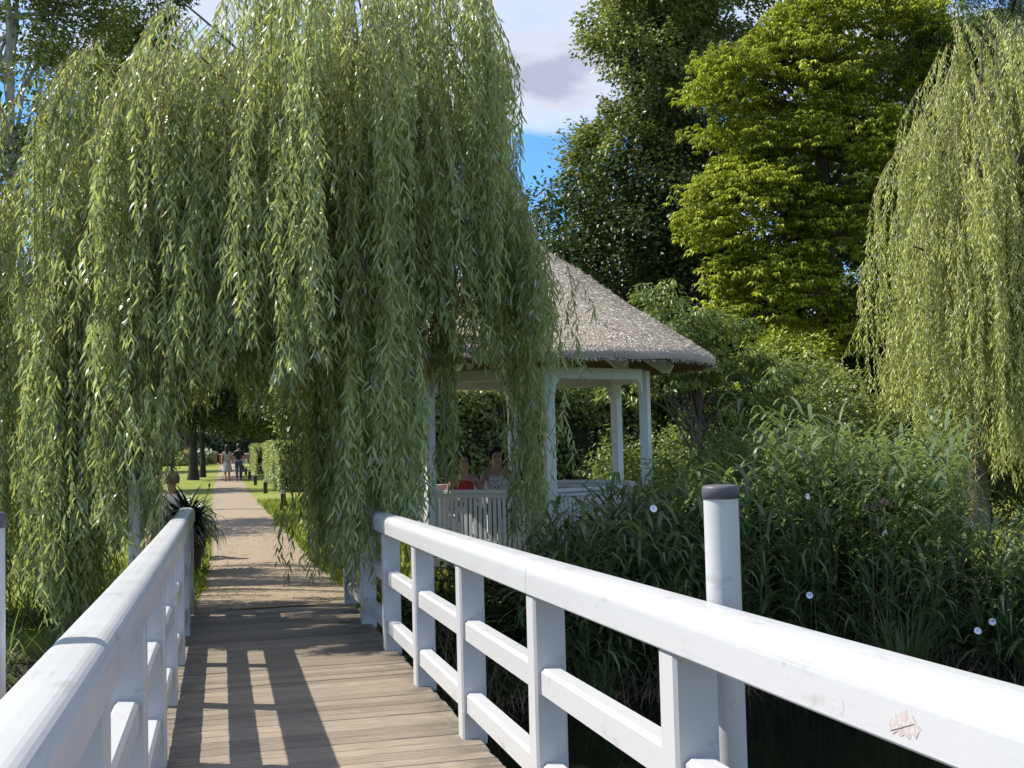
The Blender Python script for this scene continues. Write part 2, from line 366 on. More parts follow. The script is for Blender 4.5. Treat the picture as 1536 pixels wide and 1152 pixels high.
# ------------------------------------------------------------------ bridge
bridge = thing('footbridge', 'weathered brown plank deck of the footbridge between the two white railings', 'footbridge', (0.486, 5, 0))
def on_bridge(p): return tuple(a-b for a, b in zip(p, bridge.location))
plank_meshes = []
for q in range(5):
    mb = MB(); mb.box((0, 0, 0), (1.74, 0.131, 0.045), 0.004)
    me = mb.mesh('plank', WOOD)
    for v in me.vertices: v.co.z += random.uniform(-.0012, .0012); v.co.x += random.uniform(-.006, .006)
    plank_meshes.append(me)
y = -3.0; n = 0
while y < 12.40:
    wdt = 0.131+random.choice((0.007, 0.010, 0.018, 0.026))
    o = link_mesh('plank', plank_meshes[n % 5], bridge)
    o.location = on_bridge((0.4864+random.uniform(-.008, .008), y, deckz(y)-.0225+random.uniform(-.002, .002)))
    o.rotation_euler = (math.atan(-0.0232+0.001*y)+random.uniform(-.006, .006), random.uniform(-.0015, .0015), random.uniform(-.004, .004)+(math.pi if n % 2 else 0))
    y += wdt; n += 1
for bx in (XL-.06, 0.486, XR+.06):
    mb = MB(); 
    for q in range(8):
        ya = -3+q*1.92; mb.bar((bx, ya, deckz(ya)-.16), (bx, ya+1.92, deckz(ya+1.92)-.16), .11, .20)
    mb.build('beam', BEAM, bridge, True)
for py_ in (-1.8, 3.3, 8.4):
    for px_ in (XL-.06, XR+.06):
        MB().tube([(px_, py_, -1.6), (px_, py_, deckz(py_)-.27)], .10, 10).build('pile', BEAM, bridge, True)
    MB().bar((XL-.25, py_, deckz(py_)-.36), (XR+.25, py_, deckz(py_)-.36), .14, .18).build('cross_beam', BEAM, bridge, True)

_ra = [(-.085+.055*(1-math.cos(t_)), .088+.055*math.sin(t_)) for t_ in [math.pi/2*q/8 for q in range(9)]]
RAILP = [(-.078, 0), (-.085, .007)]+_ra+[(0, .1445)]+[(-x_, z_) for x_, z_ in _ra[::-1]]+[(.085, .007), (.078, 0)]
MIDP = [(-.045, 0), (-.045, .093), (-.030, .108), (.030, .108), (.045, .093), (.045, 0)]
POSTM = None
def railing(xc, label):
    t = thing('bridge_railing', label, 'railing', (xc, 5, 0), group='white railings of the footbridge')
    global POSTM
    K = list(range(-5, 6)); Yc = [Y1+(q-1)*DY+PW/2 for q in K]
    for yc in Yc:
        mb = MB(); mb.box((0, 0, .455), (.14, PW, .99), .011)
        if POSTM is None: POSTM = mb.mesh('post', PAINT)
        o = link_mesh('post', POSTM, t); o.location = (0, yc-5, deckz(yc))
    for a, b in zip(Yc[:-1], Yc[1:]):
        for nm, z0 in (('middle_rail', .54), ('lower_rail', .145)):
            MB().sweep(MIDP, (xc, a+PW/2, deckz(a)+z0), (xc, b-PW/2, deckz(b)+z0)).build(nm, PAINT, t, True)
    for i0, i1 in ((0, 2), (2, 5), (5, 7), (7, 9), (9, 10)):
        a, b = Yc[i0], Yc[i1]
        a2 = a+.002 if i0 else a-.12; b2 = b-.002 if i1 < len(K)-1 else b+.10
        mid = (a+b)/2; mb = MB()
        pts = [a2, mid, b2]; n = len(RAILP); vs = []
        for yy in pts: vs += [(xc+x, yy, deckz(yy)+.95+z) for x, z in RAILP]
        fs = [(r*n+k, r*n+(k+1) % n, (r+1)*n+(k+1) % n, (r+1)*n+k) for r in range(2) for k in range(n)]
        mb.add(vs, fs, False); mb.add(vs[:n], [tuple(range(n))]); mb.add(vs[-n:], [tuple(range(n))])
        o = mb.build('top_rail', PAINT, t, True)
    return t
railing(XR+.07, 'white timber railing along the right side of the plank deck, in front of the reeds')
railing(XL-.07, 'white timber railing along the left side of the plank deck, shadow falling on the planks')
def round_post(x, y, zt, label):
    zb = float(gz(x, y))-.3
    t = thing('round_post', label, 'post', (x, y, zb), group='round white posts beside the bridge')
    MB().tube([(0, 0, 0), (0, 0, zt-.03-zb)], .054, 28).build('shaft', PAINT, t)
    MB().lathe([(.0545, -.042), (.058, -.041), (.058, -.010), (.055, -.003), (.045, 0), (.0, .001)], 28, (0, 0, zt-zb)).build('cap', CAPM, t)
round_post(1.50, 3.26, 1.572, 'tall round white post with grey cap outside the right railing, before the reeds')
round_post(-.612, 3.26, 1.572, 'round white post with grey cap at the left photo edge, beside the near left railing')
round_post(-.745, 10.55, 1.50, 'round white post half hidden by willow leaves behind the far left railing')
# dried leaf stuck to the near right rail
def dry_leaf():
    out_ = [(-.042, -.004), (-.034, .010), (-.026, .004), (-.020, .017), (-.012, .010), (-.006, .024), (.004, .020), (.008, .026), (.016, .014), (.024, .018), (.030, .007), (.044, 0),
            (.034, -.006), (.026, -.015), (.016, -.010), (.008, -.018), (-.004, -.012), (-.014, -.017), (-.024, -.009), (-.034, -.014)]
    out_ = [(x_*1.3, y__*1.3) for x_, y__ in out_]; n = len(out_); vs = [(0, 0, .0012)]+[(x, z, 0.0006*math.sin(i*2.1)) for i, (x, z) in enumerate(out_)]
    mb = MB(); mb.add(vs, [(0, 1+k, 1+(k+1) % n) for k in range(n)])
    return mb
LEAFB = NT('dry_leaf_brown'); nz_ = LEAFB.noise(60, 4)
LEAFB = LEAFB.done(LEAFB.bsdf(LEAFB.ramp(nz_, [(0.40, (0.49, 0.465, 0.445)), (0.52, (0.42, 0.33, 0.29)), (0.60, (0.49, 0.475, 0.46))]), 0.7))
lf = dry_leaf().build('dry_leaf', LEAFB); tag(lf, 'faded pinkish brown dry leaf stuck on the near right handrail', 'leaf')
ly = 1.93
lf.matrix_world = Matrix.Translation((XR+.07-.0856, ly, deckz(ly)+.95+.045)) @ Matrix.Rotation(R_(-8), 4, 'X') @ Matrix(((0, 0, -1, 0), (-1, 0, 0, 0), (0, 1, 0, 0), (0, 0, 0, 1)))
MB().tube([(-.05, -.012, .001), (-.01, -.002, .0025), (.035, .008, .001)], .0006, 5).build('leaf_stalk', plain('stalk', (.34, .27, .24)), lf)

# ------------------------------------------------------------------ gazebo
GC = np.array([3.95, 14.49]); GR = 1.59
ER = np.array([math.cos(YAW), -math.sin(YAW)]); EF = np.array([-math.sin(YAW), -math.cos(YAW)])
def gp(r, deg, z=0.0):
    a_ = R_(deg); p = r*(ER*math.sin(a_)+EF*math.cos(a_)); return Vector((p[0], p[1], z))
gaz = thing('gazebo', 'white hexagonal wooden gazebo with a round grey thatched roof behind the reeds', 'gazebo', (GC[0], GC[1], 0))
ANG = [8+60*q for q in range(6)]
def hexprism(mb, r, z0, z1):
    vs = [gp(r, a_, z0) for a_ in ANG]+[gp(r, a_, z1) for a_ in ANG]
    mb.add(vs, [(q, (q+1) % 6, 6+(q+1) % 6, 6+q) for q in range(6)]); mb.add(vs[:6], [tuple(range(6))]); mb.add(vs[6:], [tuple(range(6))]); return mb
hexprism(MB(), 1.70, .20, .30).build('floor', plain('grey_boards', (.42, .40, .37), .7, bump=.2), gaz)
hexprism(MB(), 1.58, -.1, .198).build('plinth', plain('plinth_stone', (.25, .24, .22), .85, bump=.4), gaz)
PTOP = 2.56
for a_ in ANG:
    c = gp(GR, a_); M3 = Matrix.Rotation(math.atan2(c.y, c.x), 3, 'Z')
    po = MB().box((c.x, c.y, (.30+PTOP)/2), (.128, .128, PTOP-.30), .016, M3).build('post', PAINTG, gaz)
    for sgn in (-1, 1):
        tdir = (gp(GR, a_+60*sgn)-c).normalized(); nd = Vector((-tdir.y, tdir.x, 0))
        prof = [(.06, 0), (.15, 0), (.15, -.05), (.13, -.08), (.105, -.11), (.09, -.15), (.08, -.22), (.06, -.22)]
        th = .035; vs = []
        for s_ in (-1, 1): vs += [c+tdir*d_+nd*th*s_+Vector((0, 0, PTOP-.07+h_)) for d_, h_ in prof]
        n_ = len(prof); mb = MB(); mb.add(vs, [(q, (q+1) % n_, n_+(q+1) % n_, n_+q) for q in range(n_)]); mb.add(vs[:n_][::-1], [tuple(range(n_))]); mb.add(vs[n_:], [tuple(range(n_))])
        mb.build('bracket', PAINTG, po)
BALM = MB().box((0, 0, 0), (.040, .022, .68), .003).mesh('baluster', PAINTG)
for q in range(6):
    A, B = gp(GR, ANG[q]), gp(GR, ANG[(q+1) % 6]); d = (B-A).normalized(); up = Vector((0, 0, 1))
    a2, b2 = A+d*.066, B-d*.066
    MB().bar(A+d*.062+up*(PTOP-.05), B-d*.062+up*(PTOP-.05), .09, .14, .008).build('ring_beam', PAINTG, gaz)
    if q == 4: continue
    MB().bar(a2+up*1.105, b2+up*1.105, .095, .045, .006).build('handrail', PAINTG, gaz)
    MB().bar(a2+up*1.055, b2+up*1.055, .05, .05, .004).build('top_rail', PAINTG, gaz)
    MB().bar(a2+up*.385, b2+up*.385, .05, .06, .004).build('bottom_rail', PAINTG, gaz)
    L = (b2-a2).length; nb = 23
    for t_ in range(nb):
        p = a2+d*(L*(t_+.5)/nb)+up*.72
        o = link_mesh('baluster', BALM, gaz); o.location = p; o.rotation_euler = (0, 0, math.atan2(d.y, d.x))
    if q in (1, 2, 3):
        mid = (A+B)/2; inn = -Vector((mid.x, mid.y, 0)).normalized()
        m2 = mid+inn*.30
        MB().bar(m2-d*.56+up*.72, m2+d*.56+up*.72, .36, .035, .006).build('bench_seat', PAINTG, gaz)
        for s_ in (-.4, .4): MB().bar(m2+d*s_+up*.302, m2+d*s_+up*.70, .05, .28, .004, up=d).build('bench_leg', PAINTG, gaz)
RPROF = [(2.45, 2.615), (2.465, 2.665), (2.43, 2.715), (2.34, 2.785), (2.0, 3.02), (1.38, 3.43), (.76, 3.90), (.32, 4.19), (.16, 4.33), (.0, 4.38)]
def roof_r(z): return np.interp(z, [p[1] for p in RPROF[2:]], [p[0] for p in RPROF[2:]])
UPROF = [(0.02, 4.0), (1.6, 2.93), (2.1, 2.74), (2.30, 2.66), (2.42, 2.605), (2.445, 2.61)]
mb = MB(); mb.lathe(RPROF, 72, close=False)
mb.v = [(x+.012*math.sin(x*23+y*7)*math.cos(z*31), y+.012*math.cos(y*19+z*13), z+.010*math.sin(x*17+y*21)) for x, y, z in mb.v]
roof = mb.build('thatched_roof', THATCH, gaz)
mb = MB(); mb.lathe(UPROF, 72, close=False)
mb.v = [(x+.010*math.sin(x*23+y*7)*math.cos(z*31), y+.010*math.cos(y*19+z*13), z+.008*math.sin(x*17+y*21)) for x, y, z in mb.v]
mb.build('reed_underside', plain('brown_reed_with_shade', (.085, .062, .045), .9, .3, 30, .4), gaz)  # brown reed, colour darkened further to carry the shade under the eave
# straw ends lying on the slope
nS = 44000
zz = rng.uniform(2.62, 4.36, nS*2); keep = rng.uniform(0, 2.5, nS*2) < roof_r(zz); zz = zz[keep][:nS]; nS = len(zz)
th = rng.uniform(0, 2*math.pi, nS); rr = roof_r(zz)
dz = .03; sl_ = (roof_r(zz+dz)-roof_r(zz-dz))/(2*dz)   # dr/dz
rad = np.stack([np.cos(th), np.sin(th), np.zeros(nS)], -1)
down = nrm(rad*(-sl_)[:, None]+np.array([0, 0, -1.0])); nor = nrm(rad*1.0+np.array([0, 0, 1.0])*(-sl_)[:, None]*1.0)
P = rad*rr[:, None]+np.array([0, 0, 1.0])*zz[:, None]+nor*rng.uniform(-.004, .012, (nS, 1))
D = nrm(down+rng.normal(0, .25, (nS, 3))+nor*rng.uniform(-.05, .35, (nS, 1)))
V, F, kk = leaves(P, D, nrm(nor+rng.normal(0, .3, (nS, 3))), rng.uniform(.03, .065, nS), rng.uniform(.006, .012, nS), 1, 0.05)
o = link_mesh('roof_straw', mesh_tri('roof_straw', V, F, STRAW, np.repeat(rng.uniform(0, 1, nS), kk)), gaz); o['kind'] = 'stuff'
# ragged eave fringe
nE = 2500; th = rng.uniform(0, 2*math.pi, nE); rad = np.stack([np.cos(th), np.sin(th), np.zeros(nE)], -1)
P = rad*rng.uniform(2.34, 2.45, (nE, 1))+np.array([0, 0, 1.0])*rng.uniform(2.60, 2.66, (nE, 1))
D = nrm(rad*.5+np.array([0, 0, -.9])+rng.normal(0, .25, (nE, 3)))
V, F, kk = leaves(P, D, nrm(rad+rng.normal(0, .4, (nE, 3))), rng.uniform(.02, .045, nE), rng.uniform(.008, .014, nE), 1, 0.05)
o = link_mesh('eave_straw', mesh_tri('eave_straw', V, F, STRAW, np.repeat(rng.uniform(0, .6, nE), kk)), gaz); o['kind'] = 'stuff'
for a_ in ANG:
    MB().bar(gp(.12, a_, 3.72), gp(1.95, a_, 2.56), .075, .13, .006).build('rafter', PAINTG, gaz)
for a_ in [x+30 for x in ANG]:
    MB().bar(gp(.14, a_, 3.72), gp(1.9, a_, 2.60), .06, .10, .006).build('rafter', PAINTG, gaz)

# ------------------------------------------------------------------ people
def skin_mesh(name, J, E, mat, parent, root=0, sub=2):
    bm = bmesh.new(); ly = bm.verts.layers.skin.verify(); vs = []
    for q, (x, y_, z, r) in enumerate(J):
        v = bm.verts.new((x, y_, z)); rr_ = r if hasattr(r, '__len__') else (r, r); v[ly].radius = rr_; v[ly].use_root = (q == root); vs.append(v)
    for a_, b_ in E: bm.edges.new((vs[a_], vs[b_]))
    me = bpy.data.meshes.new(name); bm.to_mesh(me); bm.free(); me.materials.append(mat)
    o = link_mesh(name, me, parent)
    m1 = o.modifiers.new('skin', 'SKIN'); m1.use_smooth_shade = True
    m2 = o.modifiers.new('sub', 'SUBSURF'); m2.levels = sub; m2.render_levels = sub
    return o
def person(label, loc, rz, pose, top, bottom, hair, sc_=1.0, dress=False, long_hair=False, sleeves=False, group=None, face=False, shoes=None, strap=None):
    """local: faces -Y, feet at z 0"""
    t = thing('person', label, 'person', loc, rz, group); t.scale = (sc_,)*3
    if pose == 'sit':
        hz = .50; hip = (0, 0.05, hz); kn = [(-.10, -.40, .50), (.10, -.40, .50)]; an = [(-.10, -.40, .09), (.11, -.38, .09)]
        el = [(-.25, -.03, hz+.25), (.25, -.03, hz+.25)]; wr = [(-.12, -.24, hz+.14), (.12, -.24, hz+.14)]; ha = [(-.05, -.29, hz+.13), (.05, -.29, hz+.13)]
    else:
        hz = .92; s_ = .16; hip = (0, 0, hz); kn = [(-.09, -.10, .50), (.09, .04, .50)]; an = [(-.08, -.16, .08), (.08, .20, .10)]
        el = [(-.24, .04, 1.14), (.24, -.02, 1.14)]; wr = [(-.24, -.08, .92), (.25, .06, .90)]; ha = [(-.235, -.12, .83), (.25, .06, .81)]
    b = hz
    J = [(hip[0], hip[1], b, (.15, .11)), (0, hip[1], b+.20, (.125, .095)), (0, hip[1], b+.40, (.15, .10)), (0, hip[1]-.005, b+.52, (.055, .055)), (0, hip[1]-.015, b+.60, (.075, .085)), (0, hip[1]-.02, b+.69, (.085, .10)), (0, hip[1]-.01, b+.77, (.06, .07))]
    E = [(0, 1), (1, 2), (2, 3), (3, 4), (4, 5), (5, 6)]
    for k_ in (0, 1):
        s_ = -1 if k_ == 0 else 1; n0 = len(J)
        J += [(s_*.17, hip[1], b+.45, .055), (*el[k_], .042), (*wr[k_], .030), (*ha[k_], (.036, .022))]
        E += [(2, n0), (n0, n0+1), (n0+1, n0+2), (n0+2, n0+3)]
        n1 = len(J)
        J += [(s_*.09, hip[1], b-.04, .095), (*kn[k_], .066), (*an[k_], .042), (an[k_][0], an[k_][1]-.13, .03, .034)]
        E += [(0, n1), (n1, n1+1), (n1+1, n1+2), (n1+2, n1+3)]
    body = skin_mesh('body', J, E, SKIN, t)
    hx = hip[1]
    TJ = [(0, hx, b-.02, (.165, .125)), (0, hx, b+.20, (.14, .112)), (0, hx, b+.38, (.165, .115)), (0, hx, b+.46, (.11, .085))]
    TE = [(0, 1), (1, 2), (2, 3)]
    if not sleeves:
        TJ += [(-.12, hx, b+.455, .062), (.12, hx, b+.455, .062)]; TE += [(2, 4), (2, 5)]
    if sleeves:
        for k_ in (0, 1):
            s_ = -1 if k_ == 0 else 1; n0 = len(TJ); e_ = el[k_]
            TJ += [(s_*.175, hx, b+.44, .07), (*e_, .058)]; TE += [(2, n0), (n0, n0+1)]
    skin_mesh('dress' if dress else 'top', TJ, TE, top, t)
    if dress and pose == 'walk':
        MB().lathe([(.15, b), (.20, b-.18), (.23, .52), (.235, .44), (.225, .44)], 20, (0, hx, 0), close=False).build('skirt', top, t)
    elif bottom is not None:
        BJ = [(0, hx, b, (.165, .125))]; BE = []
        for k_ in (0, 1):
            s_ = -1 if k_ == 0 else 1; n0 = len(BJ)
            BJ += [(s_*.09, hx, b-.05, .11), (*kn[k_], .085), (*an[k_], .062)]; BE += [(0, n0), (n0, n0+1), (n0+1, n0+2)]
        skin_mesh('trousers', BJ, BE, bottom, t)
    hc = Vector((0, hx-.012, b+.69))
    bm = bmesh.new(); bmesh.ops.create_icosphere(bm, subdivisions=4, radius=1)
    for v in list(bm.verts):
        if v.co.y < -.35 and v.co.z < .45: bm.verts.remove(v)
        elif v.co.z < -.55 and not long_hair: bm.verts.remove(v)
    for v in bm.verts:
        w_ = 1+.05*math.sin(v.co.x*19+v.co.z*13); zz_ = v.co.z
        v.co = Vector((v.co.x*.098*w_, v.co.y*.118*w_+.012, zz_*.128*w_+.018))
        if long_hair and zz_ < -.2: v.co.z -= (-.2-zz_)*.36; v.co.y += .02
    me = bpy.data.meshes.new('hair'); bm.to_mesh(me); bm.free(); me.materials.append(hair)
    me.polygons.foreach_set('use_smooth', [True]*len(me.polygons))
    o = link_mesh('hair', me, t); o.location = hc
    sd = o.modifiers.new('thick', 'SOLIDIFY'); sd.thickness = .012; sd.offset = 1
    fm = plain('eye_dark', (.03, .02, .02), .3)
    for s_ in (-1, 1):
        bm = bmesh.new(); bmesh.ops.create_icosphere(bm, subdivisions=2, radius=.013)
        me = bpy.data.meshes.new('eye'); bm.to_mesh(me); bm.free(); me.materials.append(fm)
        o = link_mesh('eye', me, t); o.location = (s_*.033, hx-.098, b+.690)
    skin_mesh('nose', [(0, hx-.098, b+.685, .012), (0, hx-.118, b+.655, .016)], [(0, 1)], SKIN, t, sub=1)
    MB().box((0, hx-.096, b+.615), (.045, .012, .012), .004).build('mouth', plain('lips', (.35, .14, .12), .5), t)
    if shoes:
        for k_ in (0, 1):
            a_ = an[k_]; skin_mesh('shoe', [(a_[0], a_[1]+.05, .045, .045), (a_[0], a_[1]-.13, .035, .042)], [(0, 1)], shoes, t)
    return t
JEANS = plain('blue_jeans', (.05, .08, .14), .8, .25, 20); BLACKC = plain('black_cloth', (.015, .016, .02), .8, .2)
REDC = plain('red_cloth', (.42, .03, .03), .75, .15); GREYDR = mat_floral('grey_print_cloth', (.34, .32, .33), (.16, .15, .18), 22)
FLOR = mat_floral('pale_print_cloth', (.62, .58, .52), (.22, .24, .25), 24); WHITEC = plain('white_cloth', (.72, .70, .66), .8, .06)
PINKC = plain('pink_cloth', (.55, .30, .25), .8, .1)
SHOE = plain('shoe_leather', (.05, .04, .035), .6)
def face_to(p, q): return math.atan2(q[1]-p[1], q[0]-p[0])+math.pi/2
pw = GC+np.array(gp(1.02, 206)[:2]); pr_ = GC+np.array(gp(1.03, 240)[:2])
person('person with short dark hair and sleeveless pale print top, seated inside the gazebo', (pw[0], pw[1], .302), face_to(pw, (2.6, 9)), 'sit', FLOR, BLACKC, HAIR, sc_=1.0, face=True, shoes=SHOE)
person('person with dark hair and red top, seated half hidden behind willow strands in the gazebo', (pr_[0], pr_[1], .302), face_to(pr_, (3.6, 11)), 'sit', REDC, BLACKC, HAIR, sc_=.96, face=True, shoes=SHOE)
person('person with long dark hair in a grey print dress walking away on the gravel path', (.27, 57.5, .015), math.pi, 'walk', GREYDR, None, HAIR, sc_=1.03, dress=True, long_hair=True, shoes=SHOE)
person('person in black top and blue jeans walking away along the right of the path', (.83, 57.8, .015), math.pi-.05, 'walk', BLACKC, JEANS, HAIR, sc_=1.05, sleeves=True, shoes=SHOE)
person('person with grey brown hair and white top seated on the bench left of the path', (-.78, 18.45, .0), R_(215), 'sit', WHITEC, PINKC, GREYHAIR, sc_=1.03, sleeves=True, shoes=SHOE)
bt = thing('park_bench', 'low wooden bench under the willow at the left of the path', 'bench', (-.72, 18.52, 0), R_(215))
BW = plain('bench_wood', (.20, .14, .09), .7, .2, 9, .2)
for q in range(3): MB().box((0, .06+(q-1)*.12, .435), (.86, .105, .035), .004).build('seat_slat', BW, bt)
for s_ in (-.36, .36):
    MB().box((s_, .06, .208), (.06, .34, .416), .004).build('leg', BW, bt)

# ------------------------------------------------------------------ foliage builders
def branch_tube(mb, p0, p1, ra, rb, sag=0.0, n=4, sides=6, wob=.06):
    p0 = Vector(p0); p1 = Vector(p1); L = (p1-p0).length; pts = []
    for q in range(n+1):
        t_ = q/n; p = p0.lerp(p1, t_)+Vector((0, 0, sag*4*t_*(1-t_)*L))
        if 0 < q < n: p += Vector(rng.normal(0, wob*L*.25, 3))
        pts.append(p)
    mb.tube(pts, [ra+(rb-ra)*q/n for q in range(n+1)], sides)
    return pts

def tree(name, label, cat, loc, trunk_h, trunk_r, lobes, nclump, per, leafL, leafW, mat, bark=DARKBARK, clump_r=.5, flat=.75, droop=.25, group=None,
         inner=.45, seg=1, lean=(0, 0), nlimb=18, crown_mat2=None, zmin=None):
    """lobes: (dx, dy, z, rx, ry, rz, weight), relative to loc; clumps of leaves fill the outer part of each lobe"""
    t = thing(name, label, cat, loc, 0, group)
    wts = np.array([l[6] for l in lobes], float); wts /= wts.sum()
    which = rng.choice(len(lobes), nclump, p=wts); Lb = np.array([l[:6] for l in lobes])[which]
    d = rvec(nclump); d[:, 2] = np.abs(d[:, 2])*np.where(rng.random(nclump) < .68, 1, -1)
    rad = (inner**3+(1-inner**3)*rng.random(nclump))**(1/3)
    C = Lb[:, :3]+d*rad[:, None]*Lb[:, 3:6]
    if zmin is not None: C[:, 2] = np.maximum(C[:, 2], zmin+rng.uniform(0, .4, nclump))
    size = clump_r*rng.uniform(.6, 1.35, nclump)
    # leaves
    n = nclump*per; ci = np.repeat(np.arange(nclump), per)
    off = rng.normal(0, 1, (n, 3)); off *= (rng.random((n, 1))**.5)*1.1/np.maximum(np.linalg.norm(off, axis=1, keepdims=True), .3)
    off = off*size[ci][:, None]; off[:, 2] *= flat; off[:, 2] -= .18*(off[:, 0]**2+off[:, 1]**2)/np.maximum(size[ci], .1)*droop*3
    P = C[ci]+off
    outw = nrm(d[ci]*.6+nrm(off)*.8)
    D = nrm(outw*np.array([1, 1, .5])+rvec(n)*.75+np.array([0, 0, -droop]))
    Nn = nrm(outw*.5+np.array([0, 0, .85])+rvec(n)*.55)
    V, F, kk = leaves(P, D, Nn, leafL*rng.uniform(.65, 1.25, n), leafW*rng.uniform(.7, 1.2, n), seg, .15)
    tn = np.clip(rng.normal(.45, .22, nclump)[ci]+rng.normal(0, .18, n), 0, 1)
    cr_ = link_mesh('crown', mesh_tri('crown', V, F, mat, np.repeat(tn, kk)), t)
    # trunk and limbs in one body
    mb = MB(); zt_ = trunk_h
    top = Vector((lean[0], lean[1], zt_))
    pts = [Vector((0, 0, -.1))+(top-Vector((0, 0, -.1)))*q/5+Vector((rng.normal(0, trunk_r*.10), rng.normal(0, trunk_r*.10), 0))*(1 if 0 < q < 5 else 0) for q in range(6)]
    mb.tube(pts, [trunk_r*(1.35 if q == 0 else 1.0-.09*q) for q in range(6)], 12)
    for q in rng.choice(nclump, min(nlimb, nclump), replace=False):
        h_ = rng.uniform(.55, 1.0); s0 = pts[0].lerp(pts[-1], h_)
        branch_tube(mb, s0, C[q], trunk_r*rng.uniform(.28, .45), trunk_r*.06, .06, 5, 6, .08)
    mb.build('trunk', bark, t)
    return t

def willow_strands(roots, zbot, leaf_step, L0, W0, seg, t_len=.5, avoid=None, side=.10, offset=(0, 0, 0), hang_noise=.05, out_dir=None):
    """hanging strands with alternate drooping leaves and short side twigs; returns leaf arrays and twig tubes"""
    LP = []; LD = []; LL = []; TT = []; mbv = []; mbf = []; nb = 0
    for q in range(len(roots)):
        x, y_, z = roots[q]; zb = zbot[q]; ln = z-zb
        if ln < .35: continue
        od = out_dir[q]; st = max(6, int(ln/.22)); tt = np.linspace(0, 1, st+1)
        ph = rng.uniform(0, 6.28, 4); amp = hang_noise*rng.uniform(.4, 1.3)
        sw = amp*np.stack([np.sin(tt*rng.uniform(3, 7)+ph[0])-math.sin(ph[0])+.5*np.sin(tt*13+ph[1])-.5*math.sin(ph[1]), np.sin(tt*rng.uniform(3, 7)+ph[2])-math.sin(ph[2])+.5*np.sin(tt*12+ph[3])-.5*math.sin(ph[3])], -1)
        arch = .42*np.exp(-tt*ln/.35)      # leaves the branch sideways before it hangs
        pts = np.stack([x-od[0]*arch+sw[:, 0], y_-od[1]*arch+sw[:, 1], z-tt*ln-.0*arch], -1)
        # twig tube: thin 3-sided
        rr_ = (.0075 if rng.random() < .14 else .0036)*(1-.75*tt)+.0008
        for c_ in range(3):
            a_ = c_*2.094; mbv.append(pts+np.stack([np.cos(a_)*rr_, np.sin(a_)*rr_, np.zeros(st+1)], -1))
        for s_ in range(st):
            for c_ in range(3):
                i0 = nb+c_*(st+1)+s_; i1 = nb+((c_+1) % 3)*(st+1)+s_; mbf.append((i0, i1, i1+1)); mbf.append((i0, i1+1, i0+1))
        nb += 3*(st+1)
        chains = [(pts, tt*ln)]
        ns = int(ln/.38)
        for s_ in range(ns):       # side twigs
            u = rng.uniform(.04, .97); p0 = np.array([np.interp(u, tt, pts[:, k_]) for k_ in range(3)])
            a_ = rng.uniform(0, 6.28); sl2 = rng.uniform(.18, .5)
            if p0[2]-sl2*.8 < zb-.05: sl2 *= .5
            k2 = 4; t2 = np.linspace(0, 1, k2+1)
            hp = side*1.3*(1-np.exp(-t2*2.5)); pp = p0+np.stack([np.cos(a_)*hp, np.sin(a_)*hp, -t2*sl2], -1)
            chains.append((pp, t2*sl2))
        tintq = rng.normal(.52, .24)
        for pp, sarr in chains:
            n = max(3, int(sarr[-1]/leaf_step)); s_ = (np.arange(n)+rng.uniform(0, 1, n)*.8)/n*sarr[-1]
            Pq = np.stack([np.interp(s_, sarr, pp[:, k_]) for k_ in range(3)], -1)
            a_ = np.arange(n)*2.4+rng.uniform(0, 6.28)+rng.normal(0, .5, n)
            sp = rng.uniform(.25, .95, n)
            Dq = np.stack([np.cos(a_)*sp, np.sin(a_)*sp, -np.ones(n)], -1)+rng.normal(0, .12, (n, 3))
            LP.append(Pq); LD.append(Dq); LL.append(rng.uniform(.6, 1.15, n)); TT.append(np.clip(tintq+rng.normal(0, .27, n), 0, 1))
    P = np.concatenate(LP); D = nrm(np.concatenate(LD)); l = np.concatenate(LL); T = np.concatenate(TT)
    if avoid is not None:
        kp = ~avoid(P); P, D, l, T = P[kp], D[kp], l[kp], T[kp]
    n = len(P)
    Nn = nrm(D*np.array([1, 1, 0])+np.array([0, 0, .35])+rvec(n)*.9)
    V, F, kk = leaves(P, D, Nn, L0*l, W0*rng.uniform(.75, 1.2, n), seg, .14, .22)
    return V, F, np.repeat(T, kk), np.concatenate(mbv), np.array(mbf), n

# ------------------------------------------------------------------ the big weeping willow over the path
WT = (1.62, 12.75)
def ztop(X, Y): return 7.0-.34*np.maximum(0, .8-X)**1.3-.06*(12-Y)**2*(Y < 12)-.5*np.maximum(0, X-2.4)
def lands_on_lit_deck(P):
    k_ = P[:, 2]-.08; lx = P[:, 0]+.8*k_; lyv = P[:, 1]-.48*k_
    lim = 7.75+.25*np.sin(lx*5)+.2*np.sin(P[:, 0]*31+P[:, 2]*17)
    gaps = (np.sin(lyv*8.3+1.6*np.sin(lx*2.7))*np.sin(lx*2.1+lyv*2.9+.8)+.25*np.sin(lx*9+lyv*21) > .55) & (lx > -.5) & (lx < 1.6) & (lyv < 14.5)   # small openings that let sun flecks through
    return (lx > -.7) & (lx < 2.1) & (lyv < lim) | gaps
def in_gazebo(P):
    d_ = np.hypot(P[:, 0]-GC[0], P[:, 1]-GC[1]); return (d_ < roof_r(np.clip(P[:, 2], 2.8, 4.38))+.03) & (P[:, 2] < 4.45) & (P[:, 2] > 2.5) | ((d_ < 1.75) & (P[:, 2] < 2.6))
def over_path(X, Y): return (X > -.75) & (X < .95)
def tresses(n, xr, yr, per=4, spread=.09):
    c = np.stack([rng.uniform(*xr, n), rng.uniform(*yr, n)], -1)
    return (c[:, None]+rng.normal(0, spread, (n, per, 2))).reshape(-1, 2), np.repeat(np.arange(n), per)
roots = []; zb = []; ods = []
